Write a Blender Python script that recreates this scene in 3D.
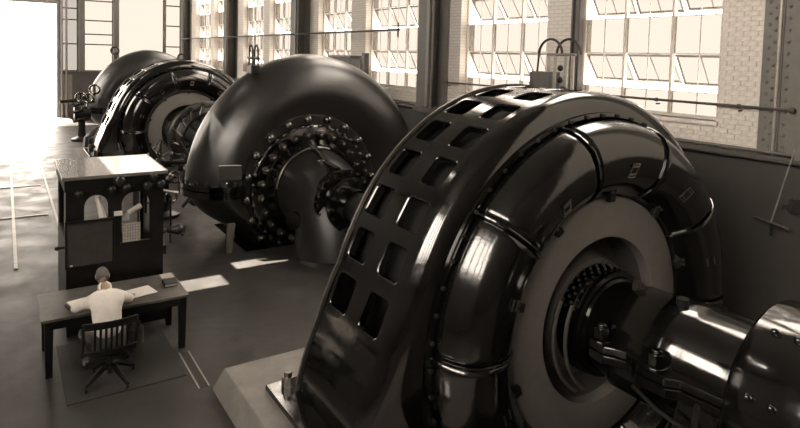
import bpy, math, random
from mathutils import Vector, Matrix
random.seed(7)
PI = math.pi
sc = bpy.context.scene
for o in list(bpy.data.objects): bpy.data.objects.remove(o)
COL = sc.collection

# ------------------------------------------------------------------ camera
FPX, PX, PY, YAW, PITCH, ROLL = 605.5, 400.0, 92.5, .579, .0578, .0279
cd = bpy.data.cameras.new('camera'); cam = bpy.data.objects.new('camera', cd); COL.objects.link(cam)
cd.sensor_fit = 'HORIZONTAL'; cd.sensor_width = 36.0
cd.lens = 36.0 * FPX / 800.0
cd.shift_x = 0.0
cd.shift_y = -(214.0 - PY) / 800.0          # falling front of a view camera
cd.clip_start = .05; cd.clip_end = 300
cy, sy = math.cos(YAW), math.sin(YAW)
F0 = Vector((sy, cy, 0)); R0 = Vector((cy, -sy, 0)); U0 = Vector((0, 0, 1))
F = math.cos(PITCH) * F0 - math.sin(PITCH) * U0
U = math.cos(PITCH) * U0 + math.sin(PITCH) * F0
R = math.cos(ROLL) * R0 + math.sin(ROLL) * U
U = -math.sin(ROLL) * R0 + math.cos(ROLL) * U
m = Matrix((R, U, -F)).transposed().to_4x4(); m.translation = Vector((0, 0, 4.1))
cam.matrix_world = m
sc.camera = cam

# ------------------------------------------------------------------ sky and exposure
w = bpy.data.worlds.new('world'); sc.world = w; w.use_nodes = True
bg = w.node_tree.nodes['Background']
bg.inputs[0].default_value = (.86, .765, .66, 1); bg.inputs[1].default_value = 11.0
SUN = bpy.data.lights.new('sun', 'SUN'); SUN.energy = 34.0; SUN.angle = .004; SUN.color = (1, .9, .78)
sun = bpy.data.objects.new('sun', SUN); COL.objects.link(sun)
SUND = Vector((.35, -.55, -1.0)).normalized()      # direction the sunlight travels
sun.rotation_euler = (-SUND).to_track_quat('Z', 'Y').to_euler()
vs = sc.view_settings
vs.view_transform = 'Standard'; vs.look = 'None'; vs.gamma = 1; vs.use_curve_mapping = False
vs.exposure = 0.0
sc.cycles.max_bounces = 8; sc.cycles.diffuse_bounces = 4; sc.cycles.glossy_bounces = 4
sc.cycles.transparent_max_bounces = 24; sc.cycles.sample_clamp_indirect = 4.0
sc.cycles.caustics_reflective = False; sc.cycles.caustics_refractive = False

# ------------------------------------------------------------------ materials
def sep(v): return (v * 1.06, v * .985, v * .9, 1)      # sepia tint
MATS = {}
def mat(name, v, rough=.5, metal=0., spec=.5, noise=0., nscale=6., bump=0., bscale=60., rvar=0., coat=0., col=None, ior=1.5):
    M = bpy.data.materials.new(name); M.use_nodes = True
    nt = M.node_tree; b = nt.nodes['Principled BSDF']
    c = col or sep(v)
    b.inputs['Base Color'].default_value = c; b.inputs['Roughness'].default_value = rough
    b.inputs['Metallic'].default_value = metal; b.inputs['IOR'].default_value = ior; b.inputs['Specular IOR Level'].default_value = spec
    b.inputs['Coat Weight'].default_value = coat; b.inputs['Coat Roughness'].default_value = .08
    tc = nt.nodes.new('ShaderNodeTexCoord')
    if noise or rvar:
        n = nt.nodes.new('ShaderNodeTexNoise'); n.inputs['Scale'].default_value = nscale; n.inputs['Detail'].default_value = 7
        n.inputs['Roughness'].default_value = .65
        nt.links.new(tc.outputs['Object'], n.inputs['Vector'])
        if noise:
            r = nt.nodes.new('ShaderNodeMapRange'); r.inputs[1].default_value = .3; r.inputs[2].default_value = .7
            r.inputs[3].default_value = 1 - noise; r.inputs[4].default_value = 1 + noise
            nt.links.new(n.outputs['Fac'], r.inputs[0])
            mx = nt.nodes.new('ShaderNodeVectorMath'); mx.operation = 'SCALE'
            mx.inputs[0].default_value = c[:3]; nt.links.new(r.outputs[0], mx.inputs['Scale'])
            nt.links.new(mx.outputs[0], b.inputs['Base Color'])
        if rvar:
            r2 = nt.nodes.new('ShaderNodeMapRange'); r2.inputs[1].default_value = .3; r2.inputs[2].default_value = .7
            r2.inputs[3].default_value = max(.02, rough - rvar); r2.inputs[4].default_value = min(1, rough + rvar)
            nt.links.new(n.outputs['Fac'], r2.inputs[0]); nt.links.new(r2.outputs[0], b.inputs['Roughness'])
    if bump:
        n2 = nt.nodes.new('ShaderNodeTexNoise'); n2.inputs['Scale'].default_value = bscale; n2.inputs['Detail'].default_value = 4
        nt.links.new(tc.outputs['Object'], n2.inputs['Vector'])
        bp = nt.nodes.new('ShaderNodeBump'); bp.inputs['Strength'].default_value = bump; bp.inputs['Distance'].default_value = .01
        nt.links.new(n2.outputs['Fac'], bp.inputs['Height']); nt.links.new(bp.outputs[0], b.inputs['Normal'])
    MATS[name] = M
    return M
ENAMEL = mat('black_enamel', .005, .105, noise=.25, nscale=9, bump=.05, bscale=10, rvar=.06, spec=.5, ior=2.2)
CAST = mat('cast_iron_paint', .018, .34, noise=.3, nscale=4, bump=.16, bscale=30, rvar=.04, spec=.5, ior=1.95)
VENTD = mat('stator_core_dark', .006, .7)
BELL = mat('bell_enamel', .007, .14, noise=.3, nscale=6, bump=.1, bscale=18, rvar=.06, spec=.5, ior=2.1)
WORN = mat('worn_rim_edge', .16, .4, metal=.5, noise=.4, nscale=12)
BRIGHT = mat('worn_bright_steel', .28, .28, metal=.9, noise=.3, nscale=20)
IRON = mat('dark_iron', .018, .36, noise=.3, nscale=20, spec=.6)
NUT = mat('polished_nut', .2, .25, metal=.8)
RINGM = mat('grey_ring_paint', .30, .62, noise=.06, nscale=8)
HUBM = mat('grey_hub_paint', .12, .5)
CONC = mat('pedestal_concrete', .27, .6, noise=.2, nscale=3, bump=.15, bscale=50)
CONCS = mat('pedestal_side', .10, .75, noise=.25, nscale=4, bump=.15, bscale=50)
STEELP = mat('grey_steel_paint', .22, .45, noise=.1, nscale=9)
STEELD = mat('dark_steel_paint', .13, .5, noise=.12, nscale=7)
DADO = mat('dado_paint', .075, .55, noise=.12, nscale=1.2, bump=.08, bscale=8)
DARKW = mat('dark_unseen_wall', .05, .8, noise=.05, nscale=2)  # unseen walls and roof, coloured near black to keep machine reflections dark
BRICKP = mat('painted_brick', .88, .75, noise=.16, nscale=9, bump=.3, bscale=40)
MORTAR = mat('painted_mortar', .40, .85, noise=.1, nscale=9)
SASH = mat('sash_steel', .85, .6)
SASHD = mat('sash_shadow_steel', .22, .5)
PIPE = mat('conduit_pipe', .10, .4)
DWOOD = mat('dark_stained_wood', .010, .35, noise=.4, nscale=5, spec=.5)
DESKW = mat('desk_top_wood', .13, .30, noise=.3, nscale=6, spec=.6)
CABTOP = mat('varnished_cabinet_top', .21, .22, noise=.12, nscale=3, spec=1.0, coat=.6)
SLATE = mat('slate_board', .055, .55, noise=.2, nscale=6)
PAPER = mat('white_paper', .9, .7)
PAPERD = mat('worn_paper', .5, .7)
SHIRT = mat('white_shirt_cotton', .92, .85, noise=.08, nscale=9, bump=.25, bscale=14)
SKIN = mat('skin', .36, .6, noise=.08, nscale=12, col=(.42, .33, .26, 1))
HAIR = mat('brown_hair', .15, .7, noise=.3, nscale=30)
TROUS = mat('grey_trousers', .17, .85, noise=.15, nscale=8)
SHOE = mat('black_shoe', .02, .35)
BOOKM = mat('black_book_cover', .02, .45)
MATM = mat('floor_mat', .045, .6, noise=.2, nscale=3)
RAILM = mat('worn_rail', .42, .4, metal=.3, noise=.2, nscale=8)
BRASS = mat('worn_brass', .35, .3, metal=1)
PLANK = mat('skylight_bar', .2, .7)

def floor_mat():
    M = bpy.data.materials.new('oiled_concrete_floor'); M.use_nodes = True
    nt = M.node_tree; b = nt.nodes['Principled BSDF']; L = nt.links.new
    tc = nt.nodes.new('ShaderNodeTexCoord')
    def nz(s, d=6, dist=0.):
        n = nt.nodes.new('ShaderNodeTexNoise'); n.inputs['Scale'].default_value = s; n.inputs['Detail'].default_value = d
        n.inputs['Roughness'].default_value = .6; n.inputs['Distortion'].default_value = dist
        L(tc.outputs['Object'], n.inputs['Vector']); return n.outputs['Fac']
    a = nz(.5, 8, .4); c = nz(5, 6); st = nz(1.3, 3, .8)
    r = nt.nodes.new('ShaderNodeValToRGB'); e = r.color_ramp.elements
    e[0].position = .32; e[0].color = sep(.035); e[1].position = .72; e[1].color = sep(.08)
    mx = nt.nodes.new('ShaderNodeMix'); mx.data_type = 'FLOAT'; mx.inputs[0].default_value = .35
    L(a, mx.inputs[2]); L(c, mx.inputs[3]); L(mx.outputs[0], r.inputs[0])
    last = r.outputs[0]
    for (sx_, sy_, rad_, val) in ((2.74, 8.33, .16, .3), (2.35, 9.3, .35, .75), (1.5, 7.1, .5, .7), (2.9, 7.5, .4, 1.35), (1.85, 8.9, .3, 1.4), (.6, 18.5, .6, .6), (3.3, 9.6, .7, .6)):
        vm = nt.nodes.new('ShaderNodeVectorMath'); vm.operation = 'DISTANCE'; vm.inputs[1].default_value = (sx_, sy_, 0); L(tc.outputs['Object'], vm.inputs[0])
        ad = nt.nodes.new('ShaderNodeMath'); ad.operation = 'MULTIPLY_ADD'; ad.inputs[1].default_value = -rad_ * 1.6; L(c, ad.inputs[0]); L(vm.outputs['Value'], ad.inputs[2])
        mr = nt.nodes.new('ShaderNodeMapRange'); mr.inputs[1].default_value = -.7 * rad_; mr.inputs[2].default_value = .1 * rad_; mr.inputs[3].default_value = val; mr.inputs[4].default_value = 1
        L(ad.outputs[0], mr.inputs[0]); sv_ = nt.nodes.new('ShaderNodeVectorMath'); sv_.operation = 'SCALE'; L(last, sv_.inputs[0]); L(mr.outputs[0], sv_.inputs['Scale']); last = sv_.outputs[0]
    L(last, b.inputs['Base Color'])
    r2 = nt.nodes.new('ShaderNodeMapRange'); r2.inputs[1].default_value = .3; r2.inputs[2].default_value = .7
    r2.inputs[3].default_value = .30; r2.inputs[4].default_value = .52
    L(st, r2.inputs[0]); L(r2.outputs[0], b.inputs['Roughness'])
    bp = nt.nodes.new('ShaderNodeBump'); bp.inputs['Strength'].default_value = .12; bp.inputs['Distance'].default_value = .01
    L(nz(12, 5), bp.inputs['Height']); L(bp.outputs[0], b.inputs['Normal'])
    b.inputs['Specular IOR Level'].default_value = .6
    return M
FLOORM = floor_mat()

def glass_mat(name, trans, tint, frost=0.):
    M = bpy.data.materials.new(name); M.use_nodes = True
    nt = M.node_tree; nt.nodes.clear(); L = nt.links.new
    out = nt.nodes.new('ShaderNodeOutputMaterial')
    t = nt.nodes.new('ShaderNodeBsdfTransparent'); t.inputs[0].default_value = tint
    d = nt.nodes.new('ShaderNodeBsdfTranslucent'); d.inputs[0].default_value = (.97, .95, .92, 1)
    mx = nt.nodes.new('ShaderNodeMixShader'); mx.inputs[0].default_value = frost
    L(t.outputs[0], mx.inputs[1]); L(d.outputs[0], mx.inputs[2])
    L(mx.outputs[0], out.inputs[0])
    return M
GLASSC = glass_mat('clear_upper_glass', 1, (.95, .95, .95, 1), 0.)  # clear panes above the view, put in to brighten room and reflections
GLASS = glass_mat('sky_dimming_glass', 1, (.335, .33, .325, 1), 0.)  # tint added to dim the over-bright sky behind the panes
GLASSD = glass_mat('extra_dimming_glass', 1, (.26, .26, .26, 1), 0.)  # stronger added tint, dims the sky in one far strip
def brick_tex():
    M = bpy.data.materials.new('painted_brickwork'); M.use_nodes = True
    nt = M.node_tree; b = nt.nodes['Principled BSDF']; L = nt.links.new
    tc = nt.nodes.new('ShaderNodeTexCoord'); mp = nt.nodes.new('ShaderNodeSeparateXYZ'); cb = nt.nodes.new('ShaderNodeCombineXYZ')
    L(tc.outputs['Object'], mp.inputs[0]); L(mp.outputs[1], cb.inputs[0]); L(mp.outputs[2], cb.inputs[1])
    br = nt.nodes.new('ShaderNodeTexBrick'); L(cb.outputs[0], br.inputs['Vector'])
    br.inputs['Color1'].default_value = sep(.88); br.inputs['Color2'].default_value = sep(.82); br.inputs['Mortar'].default_value = sep(.68)
    br.inputs['Scale'].default_value = 1; br.inputs['Brick Width'].default_value = .22; br.inputs['Row Height'].default_value = .076
    br.inputs['Mortar Size'].default_value = .008
    L(br.outputs[0], b.inputs['Base Color']); b.inputs['Roughness'].default_value = .8
    return M
BRICKT = brick_tex()
def calendar_mat():
    M = bpy.data.materials.new('calendar_print'); M.use_nodes = True
    nt = M.node_tree; b = nt.nodes['Principled BSDF']; L = nt.links.new
    tc = nt.nodes.new('ShaderNodeTexCoord'); mp = nt.nodes.new('ShaderNodeSeparateXYZ'); cb = nt.nodes.new('ShaderNodeCombineXYZ')
    L(tc.outputs['Generated'], mp.inputs[0]); L(mp.outputs[0], cb.inputs[0]); L(mp.outputs[2], cb.inputs[1])
    br = nt.nodes.new('ShaderNodeTexBrick'); L(cb.outputs[0], br.inputs['Vector']); br.offset = 0
    br.inputs['Color1'].default_value = sep(.55); br.inputs['Color2'].default_value = sep(.42); br.inputs['Mortar'].default_value = sep(.22)
    br.inputs['Scale'].default_value = 1; br.inputs['Brick Width'].default_value = .143; br.inputs['Row Height'].default_value = .15
    br.inputs['Mortar Size'].default_value = .012
    L(br.outputs[0], b.inputs['Base Color']); b.inputs['Roughness'].default_value = .7
    return M
CALM = calendar_mat()

# ------------------------------------------------------------------ geometry helpers
def frame(d):
    d = d.normalized(); a = Vector((0, 0, 1)) if abs(d.z) < .9 else Vector((1, 0, 0))
    u = d.cross(a).normalized(); return u, d.cross(u).normalized(), d
class G:
    def __init__(s): s.v = []; s.f = []
    def add(s, vs, fs):
        n = len(s.v); s.v += [tuple(p) for p in vs]; s.f += [tuple(i + n for i in f) for f in fs]; return s
    def box(s, x0, x1, y0, y1, z0, z1, M=None):
        p = [Vector((x, y, z)) for z in (z0, z1) for y in (y0, y1) for x in (x0, x1)]
        if M is not None: p = [M @ q for q in p]
        return s.add(p, [(0, 2, 3, 1), (4, 5, 7, 6), (0, 1, 5, 4), (2, 6, 7, 3), (0, 4, 6, 2), (1, 3, 7, 5)])
    def cbox(s, c, sx, sy, sz, M=None):
        T = Matrix.Translation(c) @ (M.to_4x4() if M is not None else Matrix.Identity(4))
        return s.box(-sx / 2, sx / 2, -sy / 2, sy / 2, -sz / 2, sz / 2, T)
    def cyl(s, a, b, r0, r1=None, n=16, caps=True):
        a, b = Vector(a), Vector(b); r1 = r0 if r1 is None else r1
        u, v, d = frame(b - a); P = []
        for c, r in ((a, r0), (b, r1)):
            for i in range(n):
                t = 2 * PI * i / n; P.append(c + r * (u * math.cos(t) + v * math.sin(t)))
        fs = [(i, (i + 1) % n, n + (i + 1) % n, n + i) for i in range(n)]
        if caps: fs += [tuple(range(n - 1, -1, -1)), tuple(range(n, 2 * n))]
        return s.add(P, fs)
    def tube(s, path, r, n=8, caps=True):
        path = [Vector(p) for p in path]; rs = r if isinstance(r, (list, tuple)) else [r] * len(path)
        P = []; pu = None
        for i, p in enumerate(path):
            d = (path[min(i + 1, len(path) - 1)] - path[max(i - 1, 0)]).normalized()
            if pu is None: u, v, _ = frame(d)
            else:
                u = (pu - d * pu.dot(d)).normalized(); v = d.cross(u)
            pu = u
            for k in range(n):
                t = 2 * PI * k / n; P.append(p + rs[i] * (u * math.cos(t) + v * math.sin(t)))
        fs = []
        for i in range(len(path) - 1):
            for k in range(n):
                a, b = i * n + k, i * n + (k + 1) % n; fs.append((a, b, b + n, a + n))
        if caps: fs += [tuple(range(n - 1, -1, -1)), tuple(range(len(P) - n, len(P)))]
        return s.add(P, fs)
    def sphere(s, c, r, n=12, mrings=8, sc=(1, 1, 1), M=None):
        c = Vector(c); P = []; fs = []
        for i in range(mrings + 1):
            a = PI * i / mrings
            for k in range(n):
                t = 2 * PI * k / n
                q = Vector((r * sc[0] * math.sin(a) * math.cos(t), r * sc[1] * math.sin(a) * math.sin(t), r * sc[2] * math.cos(a)))
                P.append(c + (M @ q if M is not None else q))
        for i in range(mrings):
            for k in range(n):
                a, b = i * n + k, i * n + (k + 1) % n
                fs.append((a, a + n, b + n, b))
        return s.add(P, fs)
    def lathe(s, prof, x0, z0, n=64, a0=0., a1=2 * PI, rho=None, wrap=True, capends=False):
        """profile of (y, r) turned about the axis parallel to y through x0, z0"""
        full = abs(a1 - a0 - 2 * PI) < 1e-6; cnt = n if full else n + 1; P = []; fs = []; k = len(prof)
        for i in range(cnt):
            t = a0 + (a1 - a0) * i / n
            for (y, r) in prof:
                rr = rho(t, y, r) if rho else r
                P.append((x0 + rr * math.cos(t), y, z0 + rr * math.sin(t)))
        for i in range(n):
            j = (i + 1) % cnt
            for q in range(k - 1): fs.append((i * k + q, i * k + q + 1, j * k + q + 1, j * k + q))
            if wrap == 'closed': fs.append((i * k + k - 1, i * k, j * k, j * k + k - 1))
        if capends and not full:
            fs.append(tuple(range(k - 1, -1, -1))); fs.append(tuple(range((cnt - 1) * k, cnt * k)))
        return s.add(P, fs)
    def zlathe(s, prof, c, n=24):
        P = []; fs = []; k = len(prof)
        for i in range(n):
            t = 2 * PI * i / n
            for (r, z) in prof: P.append((c[0] + r * math.cos(t), c[1] + r * math.sin(t), c[2] + z))
        for i in range(n):
            j = (i + 1) % n
            for q in range(k - 1): fs.append((i * k + q, j * k + q, j * k + q + 1, i * k + q + 1))
        return s.add(P, fs)
    def prism(s, pts, axis, a, b):
        def mk(p, t):
            return {'y': (p[0], t, p[1]), 'x': (t, p[0], p[1]), 'z': (p[0], p[1], t)}[axis]
        n = len(pts); P = [mk(p, a) for p in pts] + [mk(p, b) for p in pts]
        fs = [(i, (i + 1) % n, n + (i + 1) % n, n + i) for i in range(n)] + [tuple(range(n - 1, -1, -1)), tuple(range(n, 2 * n))]
        return s.add(P, fs)
    def build(s, name, M, parent=None, smooth=40, bevel=0., solid=0.):
        off = parent.get('_o', (0, 0, 0)) if parent is not None else (0, 0, 0)
        me = bpy.data.meshes.new(name)
        me.from_pydata([(p[0] - off[0], p[1] - off[1], p[2] - off[2]) for p in s.v], [], s.f)
        import bmesh
        bm = bmesh.new(); bm.from_mesh(me); bmesh.ops.remove_doubles(bm, verts=bm.verts, dist=1e-5)
        bmesh.ops.recalc_face_normals(bm, faces=bm.faces); bm.to_mesh(me); bm.free()
        me.materials.append(M)
        if smooth:
            for p in me.polygons: p.use_smooth = True
            me.set_sharp_from_angle(angle=math.radians(smooth))
        o = bpy.data.objects.new(name, me); COL.objects.link(o)
        if parent is not None: o.parent = parent; o['_o'] = off
        if bevel:
            b = o.modifiers.new('bevel', 'BEVEL'); b.width = bevel; b.segments = 2; b.limit_method = 'ANGLE'
        if solid:
            b = o.modifiers.new('solid', 'SOLIDIFY'); b.thickness = solid; b.offset = -1
        return o
def tag(o, label=None, cat=None, group=None, kind=None):
    if label: o['label'] = label
    if cat: o['category'] = cat
    if group: o['group'] = group
    if kind: o['kind'] = kind
    return o
def thing(name, loc, label, cat, group=None, kind=None):
    o = bpy.data.objects.new(name, None); COL.objects.link(o); o.location = loc; o.empty_display_size = .1
    o['_o'] = tuple(loc); return tag(o, label, cat, group, kind)
def share(o, loc_delta, parent=None, rot=None):
    c = o.copy(); COL.objects.link(c); c.location = Vector(o.location) + Vector(loc_delta)
    if parent is not None: c.parent = parent
    return c
def copy_tree(o, delta, label=None, parent=None):
    c = o.copy(); COL.objects.link(c)
    if parent is None: c.location = Vector(o.location) + Vector(delta)
    else: c.parent = parent
    if label: c['label'] = label
    for ch in [x for x in o.children]: copy_tree(ch, (0, 0, 0), None, c)
    return c
def arc(c, r, t0, t1, n, plane='xz'):
    out = []
    for i in range(n + 1):
        t = math.radians(t0 + (t1 - t0) * i / n); a, b = r * math.cos(t), r * math.sin(t)
        out.append((c[0] + a, c[1], c[2] + b) if plane == 'xz' else (c[0], c[1] + a, c[2] + b) if plane == 'yz' else (c[0] + a, c[1] + b, c[2]))
    return out

# ================================================================== THE SETTING
XW = 9.5; YF = 39.5; XL = -7.0; YB = -6.0; ZC = 13.5
PITS = [(3.45, 8.15, 3.2, 6.55), (4.15, 7.7, 12.0, 14.3), (3.45, 8.15, 22.2, 25.55), (4.15, 7.7, 31.0, 33.3)]
g = G()
xs = sorted({XL, XW + .5, *[p[0] for p in PITS], *[p[1] for p in PITS]}); ys = sorted({YB, YF + 8, *[p[2] for p in PITS], *[p[3] for p in PITS]})
for i in range(len(xs) - 1):
    for j in range(len(ys) - 1):
        cx, cyy = (xs[i] + xs[i + 1]) / 2, (ys[j] + ys[j + 1]) / 2
        if any(p[0] < cx < p[1] and p[2] < cyy < p[3] for p in PITS): continue
        g.add([(xs[i], ys[j], 0), (xs[i + 1], ys[j], 0), (xs[i + 1], ys[j + 1], 0), (xs[i], ys[j + 1], 0)], [(0, 1, 2, 3)])
for (a, b, c, d) in PITS:
    z = -2.2
    g.add([(a, c, 0), (b, c, 0), (b, d, 0), (a, d, 0), (a, c, z), (b, c, z), (b, d, z), (a, d, z)], [(0, 4, 5, 1), (1, 5, 6, 2), (2, 6, 7, 3), (3, 7, 4, 0), (4, 7, 6, 5)])
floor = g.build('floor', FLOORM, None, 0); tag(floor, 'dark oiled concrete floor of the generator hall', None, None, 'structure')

# right wall: dado, brickwork round the windows
WIN = [(5.3, 8.2), (8.98, 11.85), (13.6, 16.6), (17.55, 20.05), (21.95, 24.85), (25.6, 28.25), (30.7, 33.1), (33.75, 36.8)]
ZS, ZT = 3.22, 12.4  # window tops, out of view, raised to put highlights on the generator
g = G(); X1 = XW + .45
g.box(XW, X1, YB, YF + .4, 2.80, ZS)                      # below the sills
g.box(XW, X1, YB, YF + .4, ZT, ZC)
edges = [YB] + [e for wv in WIN for e in wv] + [YF + .4]
for i in range(0, len(edges), 2): g.box(XW, X1, edges[i], edges[i + 1], ZS, ZT)
wall_right = g.build('wall_right', BRICKT, None, 0); tag(wall_right, 'cream painted brick wall with tall windows behind the machines', None, None, 'structure')
g = G().box(XW - .06, X1, YB, YF + .4, 0, 2.80)
dado = g.build('wall_dado_right', DADO, wall_right, 0)
# individual bricks on the pier beside the riveted column and under the near window
bsz = (.212, .066)
gb = G().box(-.014, .012, -bsz[0] / 2, bsz[0] / 2, -bsz[1] / 2, bsz[1] / 2)
proto = None
def put_brick(y, z, wdt=None):
    global proto
    if proto is None:
        proto = gb.build('brick', BRICKP, wall_right, 0, bevel=.006); o = proto
    else: o = share(proto, (0, 0, 0), wall_right)
    o.location = (XW - random.uniform(0, .006), y, z)
    if wdt: o.scale = (1, wdt / bsz[0], 1)
nb = 0
for row in range(33):
    z = 2.86 + row * .076; off = .11 if row % 2 else 0
    y0, y1 = (4.64, 5.27) if z > ZS - .04 else (4.64, 7.2)
    y = y1 - off
    if off: put_brick(y1 - .05, z, .098)
    while y - .222 > y0 - .03:
        put_brick(y - .111, z); y -= .222; nb += 1
    if y - y0 > .06: put_brick((y + y0) / 2, z, y - y0 - .01)

# ledge trims
tag(G().box(XW - .16, XW, YB, YF, 2.72, 2.82).build('trim_1', STEELD, None, 0, bevel=.01), 'dark ledge along the top of the dado', None, None, 'structure')

# far wall
yw0 = YF
FW = [(2.66, 3.56), (3.86, 5.42), (5.66, 8.30), (8.36, 9.30)]
g = G()
DX0, DX1, DZ = -1.6, 2.49, 6.6
g.box(XL - .4, DX0, yw0, yw0 + .4, 0, ZC)
g.box(DX0, DX1, yw0, yw0 + .4, DZ, ZC)
e = [DX1] + [q for p in FW for q in p] + [XW + .4]
for i in range(0, len(e), 2): g.box(e[i], e[i + 1], yw0, yw0 + .4, 2.77, 8.6)
g.box(DX1, XW + .4, yw0, yw0 + .4, 8.6, ZC)
wall_far = g.build('wall_far', STEELP, None, 0); tag(wall_far, 'far end wall with tall windows and a great open doorway', None, None, 'structure')
G().box(DX1, XW, yw0 - .05, yw0 + .4, 0, 2.77).build('wall_dado_far', DADO, wall_far, 0)
G().box(DX1 + .15, DX1 + .75, yw0 - .09, yw0 - .05, .9, 2.6).build('panel', STEELP, wall_far, 0)
for x in (2.72, 2.95): G().cyl((x, yw0 - .12, 0), (x, yw0 - .12, 9), .06).build('downpipe', STEELP, wall_far)
for x in (3.72, 5.54): G().box(x - .14, x + .14, yw0 - .3, yw0, 2.77, 9).build('mullion_post', STEELD, wall_far, 0)
d1 = tag(G().box(DX0 - .15, DX0, yw0 - .02, yw0 + .42, 0, DZ).box(DX1, DX1 + .12, yw0 - .06, yw0 + .42, 0, DZ).box(DX0 - .15, DX1 + .12, yw0 - .06, yw0 + .42, DZ, DZ + .15).build('door_1', STEELP, None, 0), 'great open doorway full of daylight in the far wall', None, None, 'structure')
# ramp plate at the doorway
tag(G().prism([(37.6, 0), (39.3, 0), (39.3, .13), (37.7, .1)], 'x', 1.95, 3.1).build('threshold_plate', RAILM, None, 0), 'low pale plate on the floor at the great open doorway', 'floor plate')

# other walls and roof
YL = 8.4                                   # unseen openings, placed to light brick and keep reflections off the generator
g = G().box(XL - .4, XL, YB - .4, YL, 0, 6.2).box(XL - .4, XL, YB - .4, YL, 12.9, ZC).box(XL - .4, XL, YL, 28, 0, ZC).box(XL - .4, XL, 28, YF, 0, 4.5).box(XL - .4, XL, 28, YF, 12.9, ZC)
for yy in (28, 31.8, 35.6): g.box(XL - .4, XL, yy, yy + .5, 4.5, 12.9)
yy = YB - .4
while yy < YL: g.box(XL - .4, XL, yy, min(yy + .5, YL), 6.2, 12.9); yy += 3.6
tag(g.build('wall_left', DARKW, None, 0), 'left wall of the hall with high openings added for light, outside the picture', None, None, 'structure')
gn = G().box(XL, XW, YB - .4, YB, 0, ZC)
tag(gn.build('wall_near', DARKW, None, 0), 'end wall of the hall behind the camera', None, None, 'structure')
g = G()
# openings added to the unseen roof, each letting sun onto one bright patch
def roof_pt(x, y, z): k = (ZC - z); return (x - .35 * k, y + .55 * k)
SUN_GAPS = []
for pts in ([(2.45, 10.42, 0), (3.3, 10.98, 0)], [(3.65, 11.1, 0), (4.7, 11.5, 0)], [(1.28, 9.51, 2.3), (2.03, 11.13, 2.3)]):
    a_, b_ = roof_pt(*pts[0]), roof_pt(*pts[1]); SUN_GAPS.append((a_[0], b_[0], a_[1], b_[1]))
xs = sorted({XL - 3.0, XW + .45, *[q for h_ in SUN_GAPS for q in h_[:2]]}); ys = sorted({YB - .4, YF + .4, *[q for h_ in SUN_GAPS for q in h_[2:]]})  # overhang past the left wall, added to block sun from its openings
for i in range(len(xs) - 1):
    for j in range(len(ys) - 1):
        cx_, cy_ = (xs[i] + xs[i + 1]) / 2, (ys[j] + ys[j + 1]) / 2
        if any(h_[0] < cx_ < h_[1] and h_[2] < cy_ < h_[3] for h_ in SUN_GAPS): continue
        g.box(xs[i], xs[i + 1], ys[j], ys[j + 1], ZC, ZC + .05)
tag(g.build('ceiling', DARKW, None, 0), 'unseen roof above the hall with openings added for sun patches', None, None, 'structure')

# ------------------------------------------------------------------ right wall windows
XG = XW + .25
pane_p = bar_p = None
def make_window(k, y0, y1, ztop):
    W = thing('window_%d' % k, (XG, y0, ZS), None, None, None, 'structure')
    W['label'] = 'tall steel-sashed window in the right wall, number %d from the riveted column' % k
    cw = (y1 - y0) / 3
    G().box(XG - .05, XG + .05, y0, y0 + .05, ZS, ZT).box(XG - .05, XG + .05, y1 - .05, y1, ZS, ZT).box(XG - .05, XG + .05, y0, y1, ZS, ZS + .05).box(XG - .05, XG + .05, y0, y1, ZT - .05, ZT).build('window_frame', SASH, W, 0)
    G().box(XW - .07, XG, y0 - .05, y1 + .05, ZS - .07, ZS).build('window_sill', BRICKP, W, 0, bevel=.01)
    for c in (1, 2): G().box(XG - .045, XG + .045, y0 + c * cw - .022, y0 + c * cw + .022, ZS, ZT).build('mullion', SASH, W, 0)
    for c in range(3): G().box(XG - .006, XG + .006, y0 + (c + .5) * cw - .006, y0 + (c + .5) * cw + .006, ZS, ZT).build('glazing_bar', SASH, W, 0)
    rows = [ZS] + [3.65 + .65 * i for i in range(6)] + [8.2, 9.6, 11.0] + [ZT]
    rows = sorted(set(rows))
    for z in rows[1:-1]: G().box(XG - .006, XG + .006, y0, y1, z - .008, z + .008).build('glazing_bar', SASH, W, 0)
    pz = {}
    for i in range(len(rows) - 1):
        h = round(rows[i + 1] - rows[i], 3); zc = (rows[i] + rows[i + 1]) / 2
        awning = i % 2 == 1 and rows[i] < 6.8
        for c in range(3):
            if awning:
                hz = rows[i + 1] - .012; ya = y0 + c * cw + .035; yb = y0 + (c + 1) * cw - .035
                an = math.radians(random.uniform(27, 36)); T = Matrix.Translation((XG + .03, 0, hz)) @ Matrix.Rotation(-an, 4, 'Y')
                s = G(); hh = h - .03
                s.box(-.015, .015, ya, ya + .024, -hh, 0, T).box(-.015, .015, yb - .024, yb, -hh, 0, T).box(-.02, .02, ya, yb, -.045, 0, T).box(-.018, .018, ya, yb, -hh, -hh + .035, T)
                s.box(-.006, .006, (ya + yb) / 2 - .006, (ya + yb) / 2 + .006, -hh, 0, T)
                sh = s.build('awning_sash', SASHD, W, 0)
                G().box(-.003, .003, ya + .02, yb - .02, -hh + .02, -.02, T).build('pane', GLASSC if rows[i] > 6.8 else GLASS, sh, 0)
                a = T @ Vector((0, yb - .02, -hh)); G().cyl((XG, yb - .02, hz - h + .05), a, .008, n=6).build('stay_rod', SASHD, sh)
            else:
                for q in range(2):
                    ya = y0 + (c + q / 2) * cw
                    up = rows[i] > 6.8
                    if (h, up) not in pz:
                        pz[h, up] = G().box(XG - .003, XG + .003, ya, ya + cw / 2, zc - h / 2, zc + h / 2).build('pane', GLASSC if up else GLASS, W, 0); pz[h, up]['_y'] = ya; pz[h, up]['_z'] = zc
                    else:
                        o = share(pz[h, up], (0, ya - pz[h, up]['_y'], zc - pz[h, up]['_z']), W)
    return W
for k, (a, b) in enumerate(WIN): make_window(k + 1, a, b, ZT)
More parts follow.
